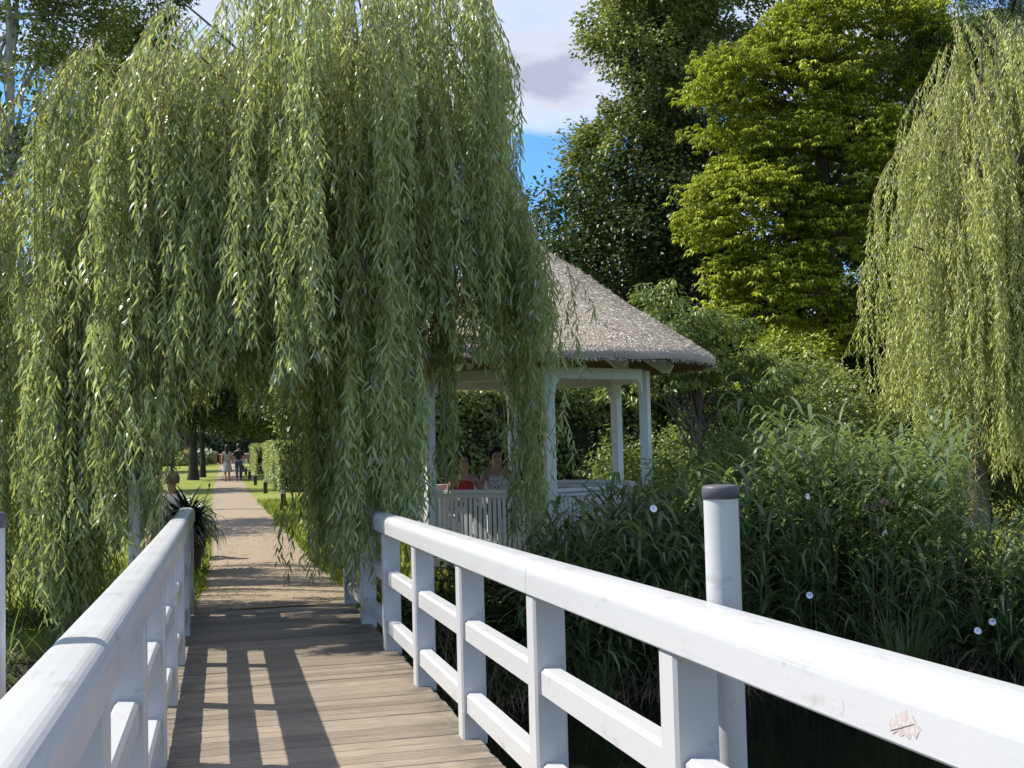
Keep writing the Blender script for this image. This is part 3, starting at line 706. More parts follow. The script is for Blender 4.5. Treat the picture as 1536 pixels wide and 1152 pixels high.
def add_region(n, xr, yr, botfn, per=4, topdrop=(0, 1.6), top_pow=2.2):
    xy, gid = tresses(n, xr, yr, per); m = len(xy); drop = (rng.random(n)**top_pow)[gid]*(topdrop[1]-topdrop[0])+topdrop[0]
    zt_ = ztop(xy[:, 0], xy[:, 1])-drop-rng.uniform(0, .15, m)
    zb_ = botfn(xy, gid)
    q_ = xy[:, 0]/xy[:, 1]; zt_ = np.where(q_ > .262, np.minimum(zt_, 4.5-(q_-.262)*22+rng.normal(0, .2, m)), zt_)
    kp = (zt_-zb_ > .4) & (q_ < .300); xy, zt_, zb_ = xy[kp], zt_[kp], zb_[kp]
    d_ = nrm(xy-np.array(WT)); d_ = np.where(np.isfinite(d_), d_, 0)
    roots.append(np.c_[xy, zt_]); zb.append(zb_); ods.append(d_)
def bot_left(xy, gid):
    g = rng.uniform(-.5, .6, gid.max()+1)[gid]; base = np.where(xy[:, 0] > -1.2, .75+(xy[:, 0]+1.2)*.9, .1)
    return np.maximum(base+g*.8+rng.uniform(-.1, .4, len(gid)), np.maximum(gz(xy[:, 0], xy[:, 1]), -.72)+.04)
def bot_path(xy, gid):
    g = rng.uniform(0, 1, gid.max()+1)[gid]**2*.9; return 2.08+g+rng.uniform(-.05, .35, len(gid))
def bot_right(xy, gid):
    g = rng.uniform(0, 1.0, gid.max()+1)[gid]; b = .55+.9*g+rng.uniform(-.1, .4, len(gid))
    q = xy[:, 0]/xy[:, 1]      # trimmed higher where people look out of the gazebo
    return np.where(q > .166, 2.3+.9*g+rng.uniform(-.1, .4, len(gid)), b)
SP = .11; front_on = False
def add_region(n, xr, yr, botfn, per=8, topdrop=(0, 1.8), top_pow=1.4, spread=SP):
    xy, gid = tresses(n, xr, yr, per, spread); m = len(xy)
    if front_on: xy[:, 1] += front(xy[:, 0])
    drop = (rng.random(n)**top_pow)[gid]*(topdrop[1]-topdrop[0])+topdrop[0]
    zt_ = ztop(xy[:, 0], xy[:, 1])-drop-rng.uniform(0, .3, m)
    zb_ = botfn(xy, gid)
    q_ = xy[:, 0]/xy[:, 1]; zt_ = np.where(q_ > .262, np.minimum(zt_, 4.5-(q_-.262)*22+rng.normal(0, .2, m)), zt_)
    kp = (zt_-zb_ > .4) & (q_ < .300); xy, zt_, zb_ = xy[kp], zt_[kp], zb_[kp]
    d_ = nrm(xy-np.array(WT))
    roots.append(np.c_[xy, zt_]); zb.append(zb_); ods.append(d_)
def front(x): return 9.0+.80*np.maximum(0, .95-x)
def add_slant(n, xr, dy, botfn, per, topdrop, pw):
    global front_on
    front_on = True; add_region(n, xr, dy, botfn, per, topdrop, pw); front_on = False
add_slant(36, (-2.7, -.70), (0, 1.3), bot_left, 8, (0, 2.6), .9)
add_slant(8, (-2.4, -.8), (1.3, 2.4), bot_left, 8, (.6, 2.0), 1.0)
add_region(5, (-3.4, -.9), (13.6, 15.8), bot_left, 6)
add_region(17, (-2.9, -.95), (13.7, 17.2), lambda xy, g: 1.5+rng.uniform(0, 1.0, len(xy)), 7, (1.0, 2.6), 1)
add_region(6, (-4.2, -1.6), (13.6, 15.2), lambda xy, g: 1.9+rng.uniform(0, 1.2, len(xy)), 6)
add_region(16, (-4.2, -1.4), (15.2, 18.2), lambda xy, g: 1.5+rng.uniform(0, 1.2, len(xy)), 7)
add_region(2, (-.72, -.52), (10.7, 12.3), lambda xy, g: .65+rng.uniform(0, .6, len(xy)), 6, (.5, 2.6), 1, .06)
add_slant(30, (-.75, .95), (0, 1.6), bot_path, 10, (0, 2.2), .9)
add_region(24, (-.9, 1.2), (11.9, 13.8), bot_path, 7, (0, 1.2), 1.0)
add_region(50, (.9, 3.2), (9.9, 12.0), bot_right, 9, (0, 2.4), 1.1)
add_region(9, (-1.0, -.55), (10.2, 11.2), lambda xy, g: .7+rng.uniform(-.2, .9, g.max()+1)[g]+rng.uniform(0, .3, len(xy)), 7, (.3, 2.8), 1, .09)
add_region(3, (2.90, 3.05), (10.7, 11.1), lambda xy, g: .62+rng.uniform(0, .7, len(xy)), 7, (.3, 1.5), 1, .08)
add_region(2, (2.16, 2.28), (10.7, 11.1), lambda xy, g: 1.2+rng.uniform(0, .4, len(xy)), 5, (.3, 1.5), 1, .05)
add_region(5, (1.12, 1.27), (9.7, 11.4), lambda xy, g: .3+rng.uniform(0, .9, g.max()+1)[g]+rng.uniform(0, .2, len(xy)), 5, (.4, 2.2), 1, .05)
add_region(5, (.95, 1.25), (11.3, 12.4), lambda xy, g: .35+rng.uniform(0, .5, len(xy)), 5, spread=.09)
add_region(4, (1.28, 1.6), (9.2, 10.0), lambda xy, g: 1.02+rng.uniform(0, .5, len(xy)), 4, spread=.08)
add_region(9, (2.9, 3.12), (10.6, 11.6), lambda xy, g: 2.1+rng.uniform(0, 1.4, len(xy)), 2, (.3, 2.6), 1)
# single strands: one over the path, two before the roof
ex = np.array([[.67, 11.2, 4.2, .42, .3], [3.62, 10.95, 3.75, 2.35, .2], [3.58, 11.0, 3.6, 2.5, .2], [3.92, 10.9, 3.35, 2.9, .2], [3.95, 10.95, 3.3, 2.95, .2]])
roots.append(ex[:, :3]); zb.append(ex[:, 3]); ods.append(np.tile([[1.0, 0.0]], (len(ex), 1)))
roots = np.concatenate(roots); zb = np.concatenate(zb); ods = np.concatenate(ods)
q_ = roots[:, 0]/roots[:, 1]; zb = np.where((q_ > -.050) & (q_ < -.012), np.maximum(zb, 1.5+rng.uniform(0, .3, len(zb))), zb)
fr = np.stack([lands_on_lit_deck(np.c_[roots[:, :2], zb+(roots[:, 2]-zb)*u_]) for u_ in np.linspace(0, 1, 12)]).mean(0)
kp = fr < .3; roots, zb, ods = roots[kp], zb[kp], ods[kp]
wil = thing('weeping_willow', 'huge weeping willow drooping over the gravel path and left railing, in front of the gazebo', 'tree', (WT[0], WT[1], 0))
o3 = np.array([WT[0], WT[1], 0])
V, F, T, TV, TF, nl = willow_strands(roots, zb, .032, .125, .0215, 2, avoid=lambda P: lands_on_lit_deck(P) | in_gazebo(P), out_dir=ods)
print('willow leaves', nl, 'strands', len(roots))
link_mesh('crown', mesh_tri('crown', V-o3, F, WILLOW, T), wil)
link_mesh('twigs', mesh_tri('twigs', TV-o3, TF, TWIG), wil)
mb = MB(); mb.tube([(0, 0, -.1), (.03, 0, .6), (-.02, .02, 1.6), (.02, 0, 2.8), (-.05, -.05, 3.8), (-.1, -.1, 4.8)], [.17, .12, .11, .105, .10, .09], 12)
for q in rng.choice(len(roots), 60, replace=False):
    tgt = Vector(roots[q]-o3)
    tgt = tgt+Vector((-ods[q][0]*.4, -ods[q][1]*.4, .0)); h_ = rng.uniform(2.9, 4.7)
    if lands_on_lit_deck(np.array([roots[q]]))[0]: continue
    branch_tube(mb, (0, 0, h_), tgt, rng.uniform(.025, .05), .008, .10, 6, 6, .05)
mb.build('trunk', BARK, wil)
# a few yellowing tufts among the strands
sel = roots[(roots[:, 0] < -.2) & (roots[:, 0] > -1.7) & (roots[:, 1] < 11.4)]; tp = []
for q in rng.choice(len(sel), 16):
    c = sel[q]+np.array([0, 0, -rng.uniform(.2, 2.2)]); m = 40
    tp.append(c+rng.normal(0, 1, (m, 3))*np.array([.05, .05, .11]))
tp = np.concatenate(tp); tp = tp[~lands_on_lit_deck(tp)]; n = len(tp)
V, F, kk = leaves(tp, rvec(n)*.7+np.array([0, 0, -.7]), rvec(n), rng.uniform(.03, .07, n), rng.uniform(.008, .014, n), 1)
link_mesh('yellowed_leaves', mesh_tri('yellowed_leaves', V-o3, F, YELL, np.repeat(rng.random(n), kk)), wil)

# ------------------------------------------------------------------ second willow on the right bank
W2 = np.array([12.35, 16.75])
def ztop2(x, y_):
    d_ = np.hypot((x-14.8)/4.1, (y_-17.0)/3.2); return 9.1-3.9*np.clip(d_, 0, 1.2)**4
n = 500; a_ = rng.uniform(0, 6.283, n); r_ = rng.random(n)**.42
c = np.stack([14.7+4.0*r_*np.cos(a_), 17.0+2.8*r_*np.sin(a_)], -1)
c = c[(c[:, 1] < 17.6) | (rng.random(n) < .5)]
c = c[rng.random(len(c)) < .62]; n = len(c); xy = (c[:, None]+rng.normal(0, .15, (n, 6, 2))).reshape(-1, 2); gid = np.repeat(np.arange(n), 6)
drop = (rng.random(n)**1.7)[gid]*3.6; zt_ = ztop2(xy[:, 0], xy[:, 1])-drop
zb_ = np.where(xy[:, 0] < 11.6, 2.3, 1.3)+rng.uniform(-.5, .9, n)[gid]+rng.uniform(-.2, .3, len(xy))
kp = zt_-zb_ > .5; xy, zt_, zb_ = xy[kp], zt_[kp], zb_[kp]
ods2 = nrm(xy-W2); o3 = np.array([W2[0], W2[1], 0]); r2_ = np.c_[xy, zt_]
V, F, T, TV, TF, nl = willow_strands(r2_, zb_, .040, .125, .024, 1, out_dir=ods2, hang_noise=.06)
print('willow2 leaves', nl)
wil2 = thing('weeping_willow', 'pale green weeping willow on the right bank behind the reeds', 'tree', (W2[0], W2[1], 0))
link_mesh('crown', mesh_tri('crown', V-o3, F, WILLOW2, T), wil2)
link_mesh('twigs', mesh_tri('twigs', TV-o3, TF, TWIG), wil2)
mb = MB(); mb.tube([(0, 0, -.1), (.05, 0, 1.2), (.1, .05, 2.6), (.3, .1, 4.2), (.6, .2, 5.6)], [.27, .20, .18, .15, .11], 12)
for q in rng.choice(len(r2_), 40, replace=False):
    branch_tube(mb, (.2, .08, rng.uniform(3.2, 5.0)), Vector(r2_[q]-o3), .05, .012, .14, 6, 6, .05)
mb.build('trunk', BARK, wil2)

# ------------------------------------------------------------------ big trees on the right
SC = 1.34
tree('broadleaf_tree', 'tall dark green broadleaf tree left of the chestnut, behind the thatched roof', 'tree', (10.9*SC+.75, 28.5*SC, 0), 12.0, .42,
     [tuple(v*SC for v in l[:2])+(1.73+(l[2]-1.73)*SC,)+tuple(v*SC for v in l[3:6])+(l[6],) for l in
      [(-.3, -1.2, 12.2, 2.0, 2.0, 2.6, 1.3), (-.2, -.6, 8.6, 2.7, 2.3, 2.2, 1.6), (-1.1, -1.0, 6.4, 2.1, 2.0, 1.6, 1.1), (.8, .4, 15.0, 2.4, 2.2, 2.4, .9), (1.2, -.8, 5.6, 2.3, 2.0, 1.8, .9), (1.8, .6, 10.5, 2.2, 2, 3.0, .8), (2.0, .2, 13.4, 2.0, 2.0, 2.4, .9)]],
     860, 120, .165, .125, OAKL, clump_r=.58, flat=.8, droop=.2, inner=.5, nlimb=40)
# horse chestnut: palmate sprays in tiers
def chestnut(loc):
    t = thing('chestnut_tree', 'sunlit yellow green horse chestnut with tiered drooping leaves behind the gazebo', 'tree', loc)
    lobes = [(-1.7, -.6, 11.0, 2.4, 2.2, 1.8, 1.2), (-2.6, -.8, 7.6, 1.7, 1.9, 1.7, 1.0), (-.6, -1.4, 9.2, 2.4, 2.0, 1.5, 1.0), (.9, -.4, 12.6, 2.8, 2.4, 1.9, 1.3), (-2.1, -.9, 5.6, 1.6, 1.8, 1.3, .7), (.4, -1.3, 6.9, 2.4, 1.9, 1.5, .9), (1.7, -.6, 9.4, 1.5, 1.7, 1.2, .4), (-.7, -1.2, 4.6, 1.3, 1.2, .7, .25), (1.7, -1.0, 5.2, 1.3, 1.2, .8, .3)]
    w_ = np.array([l[6] for l in lobes]); w_ = w_/w_.sum(); nc = 700
    wh = rng.choice(len(lobes), nc, p=w_); Lb = np.array([l[:6] for l in lobes])[wh]
    d = rvec(nc); d[:, 2] = np.abs(d[:, 2])*np.where(rng.random(nc) < .75, 1, -1); rad = (.5+.5*rng.random(nc))**.5
    C = Lb[:, :3]+d*rad[:, None]*Lb[:, 3:6]
    per = 26; n = nc*per; ci = np.repeat(np.arange(nc), per)
    rx = rng.uniform(.45, .95, nc)[ci]; a_ = rng.uniform(0, 6.283, n); q_ = np.sqrt(rng.random(n))
    P = C[ci]+np.stack([np.cos(a_)*q_*rx, np.sin(a_)*q_*rx, rng.normal(0, .09, n)-.28*q_**2*rx], -1)
    tn = np.clip(rng.normal(.58, .22, nc)[ci]+rng.normal(0, .15, n), 0, 1)
    # seven leaflets round each leaf stalk
    m = 6; Pm = np.repeat(P, m, 0); ang = np.repeat(rng.uniform(0, 6.283, n), m)+np.tile(np.arange(m)*(2*math.pi/m), n)
    D = np.stack([np.cos(ang), np.sin(ang), np.full(n*m, -.45)], -1)+rng.normal(0, .18, (n*m, 3))
    Nn = np.array([0, 0, 1.0])+rvec(n*m)*.3
    V, F, kk = leaves(Pm, D, Nn, rng.uniform(.12, .21, n*m), rng.uniform(.05, .078, n*m), 1, .22, .2)
    link_mesh('crown', mesh_tri('crown', V, F, CHEST, np.repeat(np.repeat(tn, m), kk)), t)
    mb = MB(); tr = [(0, 0, -.1), (0, .05, 2), (-.05, 0, 4.5), (.05, 0, 8), (0, 0, 11)]
    mb.tube(tr, [.42, .34, .30, .22, .12], 12)
    for q in rng.choice(nc, 46, replace=False): branch_tube(mb, (0, 0, max(2.5, C[q][2]-rng.uniform(.3, 1.6))), C[q], .10, .02, .05, 5, 6, .06)
    branch_tube(mb, (-.2, -.2, 5.2), (-1.3, -2.0, 5.75), .13, .05, -.12, 5, 8)
    mb.build('trunk', BARK, t)
chestnut((16.5, 28.4, 0))
tree('conifer', 'soft green feathery conifer at the top right behind the pale willow', 'tree', (21.5, 28.5, 0), 13.0, .3,
     [(0, 0, 14.0, 2.4, 2.4, 3.0, 1), (-.6, -.4, 11.8, 3.0, 2.6, 1.8, 1), (0, 0, 9.0, 3.2, 2.8, 2.2, .9), (0, 0, 6.0, 3.4, 3, 2.2, .5)],
     470, 170, .20, .036, CONIF, clump_r=.7, flat=.35, droop=.5, inner=.5)
bgt = [((7.6, 45, 0), 7.0, 4.5, 'pale leaved tree far behind the gazebo, left of the dark broadleaf tree', 6.2), ((13.4, 36, 0), 12.0, 4.4, 'dense dark tree in the shade behind the broadleaf tree and the chestnut', 8.4), ((18.6, 35, 0), 14, 5.0, 'dense dark tree in the shade behind the chestnut crown', 9.4),
       ((25.0, 36, 0), 17, 5.6, 'dense dark tree behind the conifer at the right', 11), ((27.5, 27, 0), 11, 4.5, 'dark tree behind the right bank willow at the photo edge', 7)]
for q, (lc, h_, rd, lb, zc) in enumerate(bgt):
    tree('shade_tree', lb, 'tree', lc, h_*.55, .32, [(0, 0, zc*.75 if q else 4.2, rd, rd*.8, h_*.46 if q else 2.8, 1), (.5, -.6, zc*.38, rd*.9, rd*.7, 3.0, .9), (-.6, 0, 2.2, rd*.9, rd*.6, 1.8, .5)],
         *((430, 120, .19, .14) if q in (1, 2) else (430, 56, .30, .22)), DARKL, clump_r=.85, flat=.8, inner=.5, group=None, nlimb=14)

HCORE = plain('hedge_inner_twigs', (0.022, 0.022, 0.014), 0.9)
# ------------------------------------------------------------------ shrubs, hedge and small tree round the gazebo
def hedge(name, label, box, n, L_, W_, mat, rough=.12, rz=0, cat='hedge', top_wave=.0, core=True):
    x0, x1, y0, y1, z0, z1 = box; c = np.array([(x0+x1)/2, (y0+y1)/2, 0]); sx, sy_, sz = x1-x0, y1-y0, z1-z0
    t = thing(name, label, cat, (c[0], c[1], z0), rz)
    A = np.array([sx*sz, sx*sz, sy_*sz, sy_*sz, sx*sy_]); f_ = rng.choice(5, n, p=A/A.sum())
    u = rng.uniform(-.5, .5, (n, 3))*np.array([sx, sy_, sz]); nr = np.zeros((n, 3))
    for q, (ax, s_) in enumerate(((1, -1), (1, 1), (0, -1), (0, 1), (2, 1))):
        m = f_ == q; u[m, ax] = s_*[sx, sy_, sz][ax]/2; nr[m, ax] = s_
    u[:, 2] += sz/2
    wv_ = np.sin(u[:, 0]*3.1+u[:, 1]*1.3)*np.sin(u[:, 2]*3.7+u[:, 1]*1.9)+.6*np.sin(u[:, 0]*7+u[:, 2]*6)
    P = u+nr*(wv_*rough+rng.normal(0, rough*.5, n)-rough*.5)[:, None]
    if top_wave: P[:, 2] *= 1+top_wave*np.sin(P[:, 0]*1.9+P[:, 1])+top_wave*.6*np.sin(P[:, 0]*5.1)
    D = nrm(nr*.6+rvec(n)+np.array([0, 0, -.15])); Nn = nrm(nr+np.array([0, 0, .5])+rvec(n)*.6)
    V, F, kk = leaves(P, D, Nn, L_*rng.uniform(.6, 1.25, n), W_*rng.uniform(.7, 1.2, n), 1)
    link_mesh('leaves', mesh_tri('leaves', V, F, mat, np.repeat(np.clip(rng.normal(.45, .25, n), 0, 1), kk)), t)
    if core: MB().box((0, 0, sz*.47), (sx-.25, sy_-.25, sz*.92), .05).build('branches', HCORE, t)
    return t
hedge('tall_hedge', 'tall shaded leafy hedge directly behind the white gazebo', (3.0, 7.4, 19.0, 20.2, 0, 2.75), 42000, .095, .062, SHRUBL, .16, top_wave=.05)
hedge('tall_hedge', 'tall leafy hedge behind the gazebo towards the path lawn', (1.9, 3.0, 21.5, 23.0, 0, 2.6), 7000, .085, .055, SHRUBL, .16, top_wave=.05)
def bush(label, loc, rx, ry, h_, ncl, per, lL, lW, mat, cr_=.32, cat='shrub', name='leafy_shrub', group=None, zlo=.1):
    return tree(name, label, cat, loc, h_*.45, .05, [(0, 0, h_*.52, rx, ry, h_*.48, 1), (rx*.3, -ry*.3, h_*.35, rx*.8, ry*.7, h_*.34, .7), (-rx*.35, -ry*.2, h_*.4, rx*.7, ry*.7, h_*.38, .6)],
                ncl, per, lL, lW, mat, bark=BARK, clump_r=cr_, flat=.9, droop=.3, inner=.5, nlimb=24, zmin=zlo, group=group)
tree('elder_tree', 'small green tree with thin trunk right of the thatched roof', 'tree', (7.62, 17.3, 0), 2.3, .065,
     [(-.2, .3, 3.3, 1.1, 1.0, .55, 1), (.6, -.1, 2.75, 1.1, .9, .4, .9), (-.6, .2, 2.6, .9, .8, .4, .7), (-.3, .4, 4.0, .55, .6, .35, .35), (1.0, .2, 2.2, .9, .8, .35, .5), (.5, .5, 3.6, .7, .7, .3, .4), (1.5, .6, 2.9, .6, .6, .25, .25)], 150, 60, .125, .048, ELDER, bark=BARK, clump_r=.25, flat=.4, droop=.7, inner=.3, nlimb=34)
bush('light green leafy shrub between the small tree and the right bank willow', (9.9, 18.6, 0), 1.5, 1.2, 3.3, 230, 64, .085, .06, SHRUBL)
bush('dense shrub with pale leaves at the foot of the small tree', (8.4, 17.9, 0), 1.2, 1.0, 2.5, 170, 60, .08, .055, SHRUBL)
bush('round leafy shrub in front of the chestnut, under its lowest branches', (11.3, 19.6, 0), 1.4, 1.1, 3.0, 200, 60, .085, .06, SHRUBL)
bush('yellowish shrub with upright shoots beside the hanging willow strands', (11.6, 21.5, 0), 1.3, 1.2, 4.0, 190, 55, .10, .055, CHEST)
bush('leafy shrub under the right bank willow by its trunk', (13.6, 18.0, 0), 1.3, 1.0, 2.1, 150, 55, .08, .055, SHRUBL)
bush('low shrub beside the right gazebo post', (6.35, 16.6, 0), .8, .8, 1.9, 110, 55, .075, .05, ELDER)
bush('dark shrub behind the reeds left of the shaded hedge gap', (9.3, 15.4, 0), 1.2, .9, 1.7, 150, 60, .07, .05, SHRUBL)

# ------------------------------------------------------------------ reeds and bank plants
def ribbons(P, az, tilt, L, W, droop, seg=5):
    """long arching blades"""
    n = len(P); s = np.linspace(0, 1, seg+1); h = np.stack([np.cos(az), np.sin(az), np.zeros(n)], -1); S = np.stack([-np.sin(az), np.cos(az), np.zeros(n)], -1)
    V = np.zeros((n, seg+1, 2, 3)); pos = P.copy()
    for q in range(seg+1):
        ang = tilt-droop*s[q]**1.3*1.0
        if q: pos = pos+(h*np.cos(ang)[:, None]+np.array([0, 0, 1.0])*np.sin(ang)[:, None])*(L/seg)[:, None]
        wq = W*(min(1, .45+2.2*s[q]) if s[q] < .3 else max(.02, (1-s[q])/.7)**.8)
        V[:, q, 0] = pos-S*(wq/2)[:, None]; V[:, q, 1] = pos+S*(wq/2)[:, None]
    b = (np.arange(n)*(seg+1)*2)[:, None]; F = []
    for q in range(seg):
        F.append(np.stack([b[:, 0]+q*2, b[:, 0]+q*2+1, b[:, 0]+q*2+3], 1)); F.append(np.stack([b[:, 0]+q*2, b[:, 0]+q*2+3, b[:, 0]+q*2+2], 1))
    return V.reshape(-1, 3), np.concatenate(F), (seg+1)*2
def reeds(n, sampler, hfn):
    xy = sampler(n); n = len(xy); z0 = np.maximum(gz(xy[:, 0], xy[:, 1]), -.85); H = hfn(xy)-z0
    parts = []; lean = rng.normal(0, .10, (n, 2))
    nl = 9
    for q in range(nl):
        f_ = .22+.78*(q+rng.random(n)*.8)/nl; P = np.c_[xy+lean*(f_*H)[:, None], z0+f_*H]
        az = rng.uniform(0, 6.283, n)
        V, F, k_ = ribbons(P, az, rng.uniform(.75, 1.25, n), rng.uniform(.36, .78, n)*(1.1-.3*f_), rng.uniform(.024, .060, n), rng.uniform(.9, 2.3, n))
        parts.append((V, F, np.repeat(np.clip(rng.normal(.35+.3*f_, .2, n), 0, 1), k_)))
    # stems
    P = np.c_[xy, z0]; az = np.arctan2(lean[:, 1], lean[:, 0]); tl = np.pi/2-np.hypot(lean[:, 0], lean[:, 1])
    V, F, k_ = ribbons(P, az, tl, H, np.full(n, .009), np.full(n, .05), 3); parts.append((V, F, np.repeat(rng.uniform(.2, .7, n), k_)))
    return join_np(parts)
def reed_sampler(n):
    x = rng.uniform(2.0, 10.3, n*2); t_ = rng.random(n*2); yb = bank(x); y_ = yb-1.75+(1.75+1.7*((x > 5.2) & (x < 9.6)))*t_
    kp = (np.hypot(x-GC[0], y_-GC[1]) > 1.95) & ~((x/y_ > .73) & (y_ > yb-.35)) & (x/y_ > .262); return np.stack([x, y_], -1)[kp][:n]
def reed_h(xy):
    far_right = xy[:, 0]/xy[:, 1] > .725
    base = np.interp(xy[:, 0], [2, 2.9, 3.4, 4.0, 4.6, 5.2, 6.2, 7.4, 8.6, 10.3], [.5, .55, .66, .84, 1.05, 1.30, 1.62, 1.55, 1.35, 1.1]); return np.where(far_right, base*.25, base)+rng.normal(0, .15, len(xy))+.30*np.sin(xy[:, 0]*2.9+xy[:, 1]*1.3)*np.sin(xy[:, 1]*2.3)
V, F, T = reeds(1050, reed_sampler, reed_h)
tag(link_mesh('reeds', mesh_tri('reeds', V, F, REEDL, T)), kind='stuff')
# dry stems and grass tufts at the water's edge
n = 2600; x = rng.uniform(1.75, 11, n); y_ = bank(x)-rng.uniform(.5, 2.0, n); P = np.stack([x, y_, np.maximum(gz(x, y_), -.8)], -1)
V, F, k_ = ribbons(P, rng.uniform(0, 6.28, n), rng.uniform(.9, 1.5, n), rng.uniform(.4, 1.1, n), rng.uniform(.006, .012, n), rng.uniform(.3, 2.4, n), 4)
tag(link_mesh('dry_grass', mesh_tri('dry_grass', V, F, DRYL, np.repeat(rng.random(n)*.7, k_))), kind='stuff')
def tuft(label, x, y_, n, L_, name='sedge_tuft', mat=REEDL, wd=.014, group='sedge tufts on the right bank', cat='sedge'):
    z0 = float(max(gz(x, y_), -.78)); P = np.c_[rng.normal(0, .07, n), rng.normal(0, .07, n), np.zeros(n)]
    V, F, k_ = ribbons(P, rng.uniform(0, 6.28, n), rng.uniform(1.1, 1.5, n), L_*rng.uniform(.5, 1.1, n), np.full(n, wd), rng.uniform(.2, 1.7, n), 6)
    return tag(_loc(link_mesh(name, mesh_tri(name, V, F, mat, np.repeat(rng.random(n), k_))), (x, y_, z0)), label, cat, group)
def _loc(o, l): o.location = l; return o
tuft('tall upright sedge tuft at the water edge right of the white post', 6.35, 9.75, 170, 1.3)
tuft('sedge tuft at the right photo edge on the dark bank', 7.5, 9.3, 120, 1.0)
tuft('small sedge tuft low on the bank before the gazebo reeds', 3.3, 10.1, 110, .8)
# tall leafy weeds standing among the reeds
n = 300; x = rng.uniform(4.6, 9.6, n); y_ = bank(x)-.9+rng.random(n)*2.0; kp = (x/y_ < .715) & (np.hypot(x-GC[0], y_-GC[1]) > 2.1); x, y_ = x[kp], y_[kp]; n = len(x); z0 = gz(x, y_)
hh = np.interp(x, [4.6, 6, 7.4, 9.6], [1.0, 1.55, 1.55, 1.1])+rng.normal(0, .18, n); parts = []; ln_ = rng.normal(0, .12, (n, 2))
for q in range(46):
    f_ = .25+.75*(q+rng.random(n))/46; P = np.c_[np.stack([x, y_], -1)+ln_*(f_*hh)[:, None], z0+f_*hh]
    a_ = rng.uniform(0, 6.28, n); D = np.stack([np.cos(a_), np.sin(a_), rng.uniform(-.5, .5, n)], -1)
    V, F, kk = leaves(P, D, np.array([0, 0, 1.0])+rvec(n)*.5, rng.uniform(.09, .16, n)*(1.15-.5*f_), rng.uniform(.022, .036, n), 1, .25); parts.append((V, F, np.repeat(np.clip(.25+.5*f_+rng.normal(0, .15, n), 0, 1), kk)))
V, F, k_ = ribbons(np.c_[x, y_, z0], np.arctan2(ln_[:, 1], ln_[:, 0]), np.pi/2-np.hypot(ln_[:, 0], ln_[:, 1]), hh, np.full(n, .010), np.full(n, .04), 3); parts.append((V, F, np.full(n*k_, .4)))
V, F, T = join_np(parts); tag(link_mesh('tall_weeds', mesh_tri('tall_weeds', V, F, SHRUBL, T)), kind='stuff')
# low leafy herbs filling the bank under the reeds
n = 30000; x = rng.uniform(1.7, 9.6, n); y_ = bank(x)-1.7+rng.random(n)*(1.6+1.5*((x > 4.8) & (x < 8.0))); z0 = np.maximum(gz(x, y_), -.78); hh = .35+.25*np.sin(x*2.3+y_*1.7)+.2*np.sin(x*5.7)
kp = np.hypot(x-GC[0], y_-GC[1]) > 1.8; x, y_, z0, hh = x[kp], y_[kp], z0[kp], hh[kp]; n = len(x)
P = np.stack([x, y_, z0+np.clip(hh, .12, 1)*rng.random(n)**.7], -1)
V, F, kk = leaves(P, rvec(n)*np.array([1, 1, .5])+np.array([0, 0, -.1]), rvec(n)*.6+np.array([0, -.2, .8]), rng.uniform(.04, .10, n), rng.uniform(.03, .06, n), 1, .2)
tag(link_mesh('bank_herbs', mesh_tri('bank_herbs', V, F, DARKL, np.repeat(np.clip(rng.normal(.5, .25, n), 0, 1), kk))), kind='stuff')
n = 1500; x = rng.uniform(-4.5, -.62, n); y_ = 9.9+rng.random(n)*2.6; P = np.stack([x, y_, np.maximum(gz(x, y_), -.8)], -1)
V, F, k_ = ribbons(P, rng.uniform(0, 6.28, n), rng.uniform(.9, 1.5, n), rng.uniform(.35, .85, n), rng.uniform(.010, .022, n), rng.uniform(.4, 2.2, n), 5)
tag(link_mesh('bank_grass', mesh_tri('bank_grass', V, F, REEDL, np.repeat(rng.random(n), k_))), kind='stuff')
# bindweed trumpets and seed heads
def bindweed(p, s_):
    mb = MB(); mb.lathe([(.004, -.045), (.010, -.02), (.024, -.004), (.036, .002), (.034, .004), (.02, -.001), (.004, -.02)], 12, close=False)
    o = mb.build('bindweed_flower', PETAL); o.location = p; o.scale = (s_,)*3
    o.rotation_euler = (R_(70)+rng.normal(0, .3), 0, rng.normal(0.2, .4)); return o
bw = [(1134, 795, 10.3), (1376, 806, 10.4), (1517, 967, 9.3), (1502, 979, 9.25), (1050, 776, 10.2), (1258, 905, 10.0), (1262, 747, 10.6)]
BWP = [(4.16, 9.35, 0.95), (6.12, 9.62, 0.76), (6.70, 8.9, -.02), (6.58, 8.95, -.10), (3.72, 9.5, 1.08), (5.25, 9.55, .22), (5.35, 9.7, 1.12)]
LBW = ['white bindweed flower in the reeds just right of the round white post', 'white bindweed flower below the brown seed head in the reeds', 'white bindweed flower, upper one of the pair at the right photo edge', 'white bindweed flower, lower one of the pair at the right photo edge',
       'white bindweed flower in the reeds just left of the round white post', 'small white bindweed flower low in the dark reeds', 'small white bindweed flower high among the sunlit reed tops']
for p, lb in zip(BWP, LBW): tag(bindweed(p, rng.uniform(.75, 1.0)), lb, 'flower', 'white bindweed flowers')
SEED = plain('seed_head_brown', (.22, .17, .12), .9, .3, 40, .5)
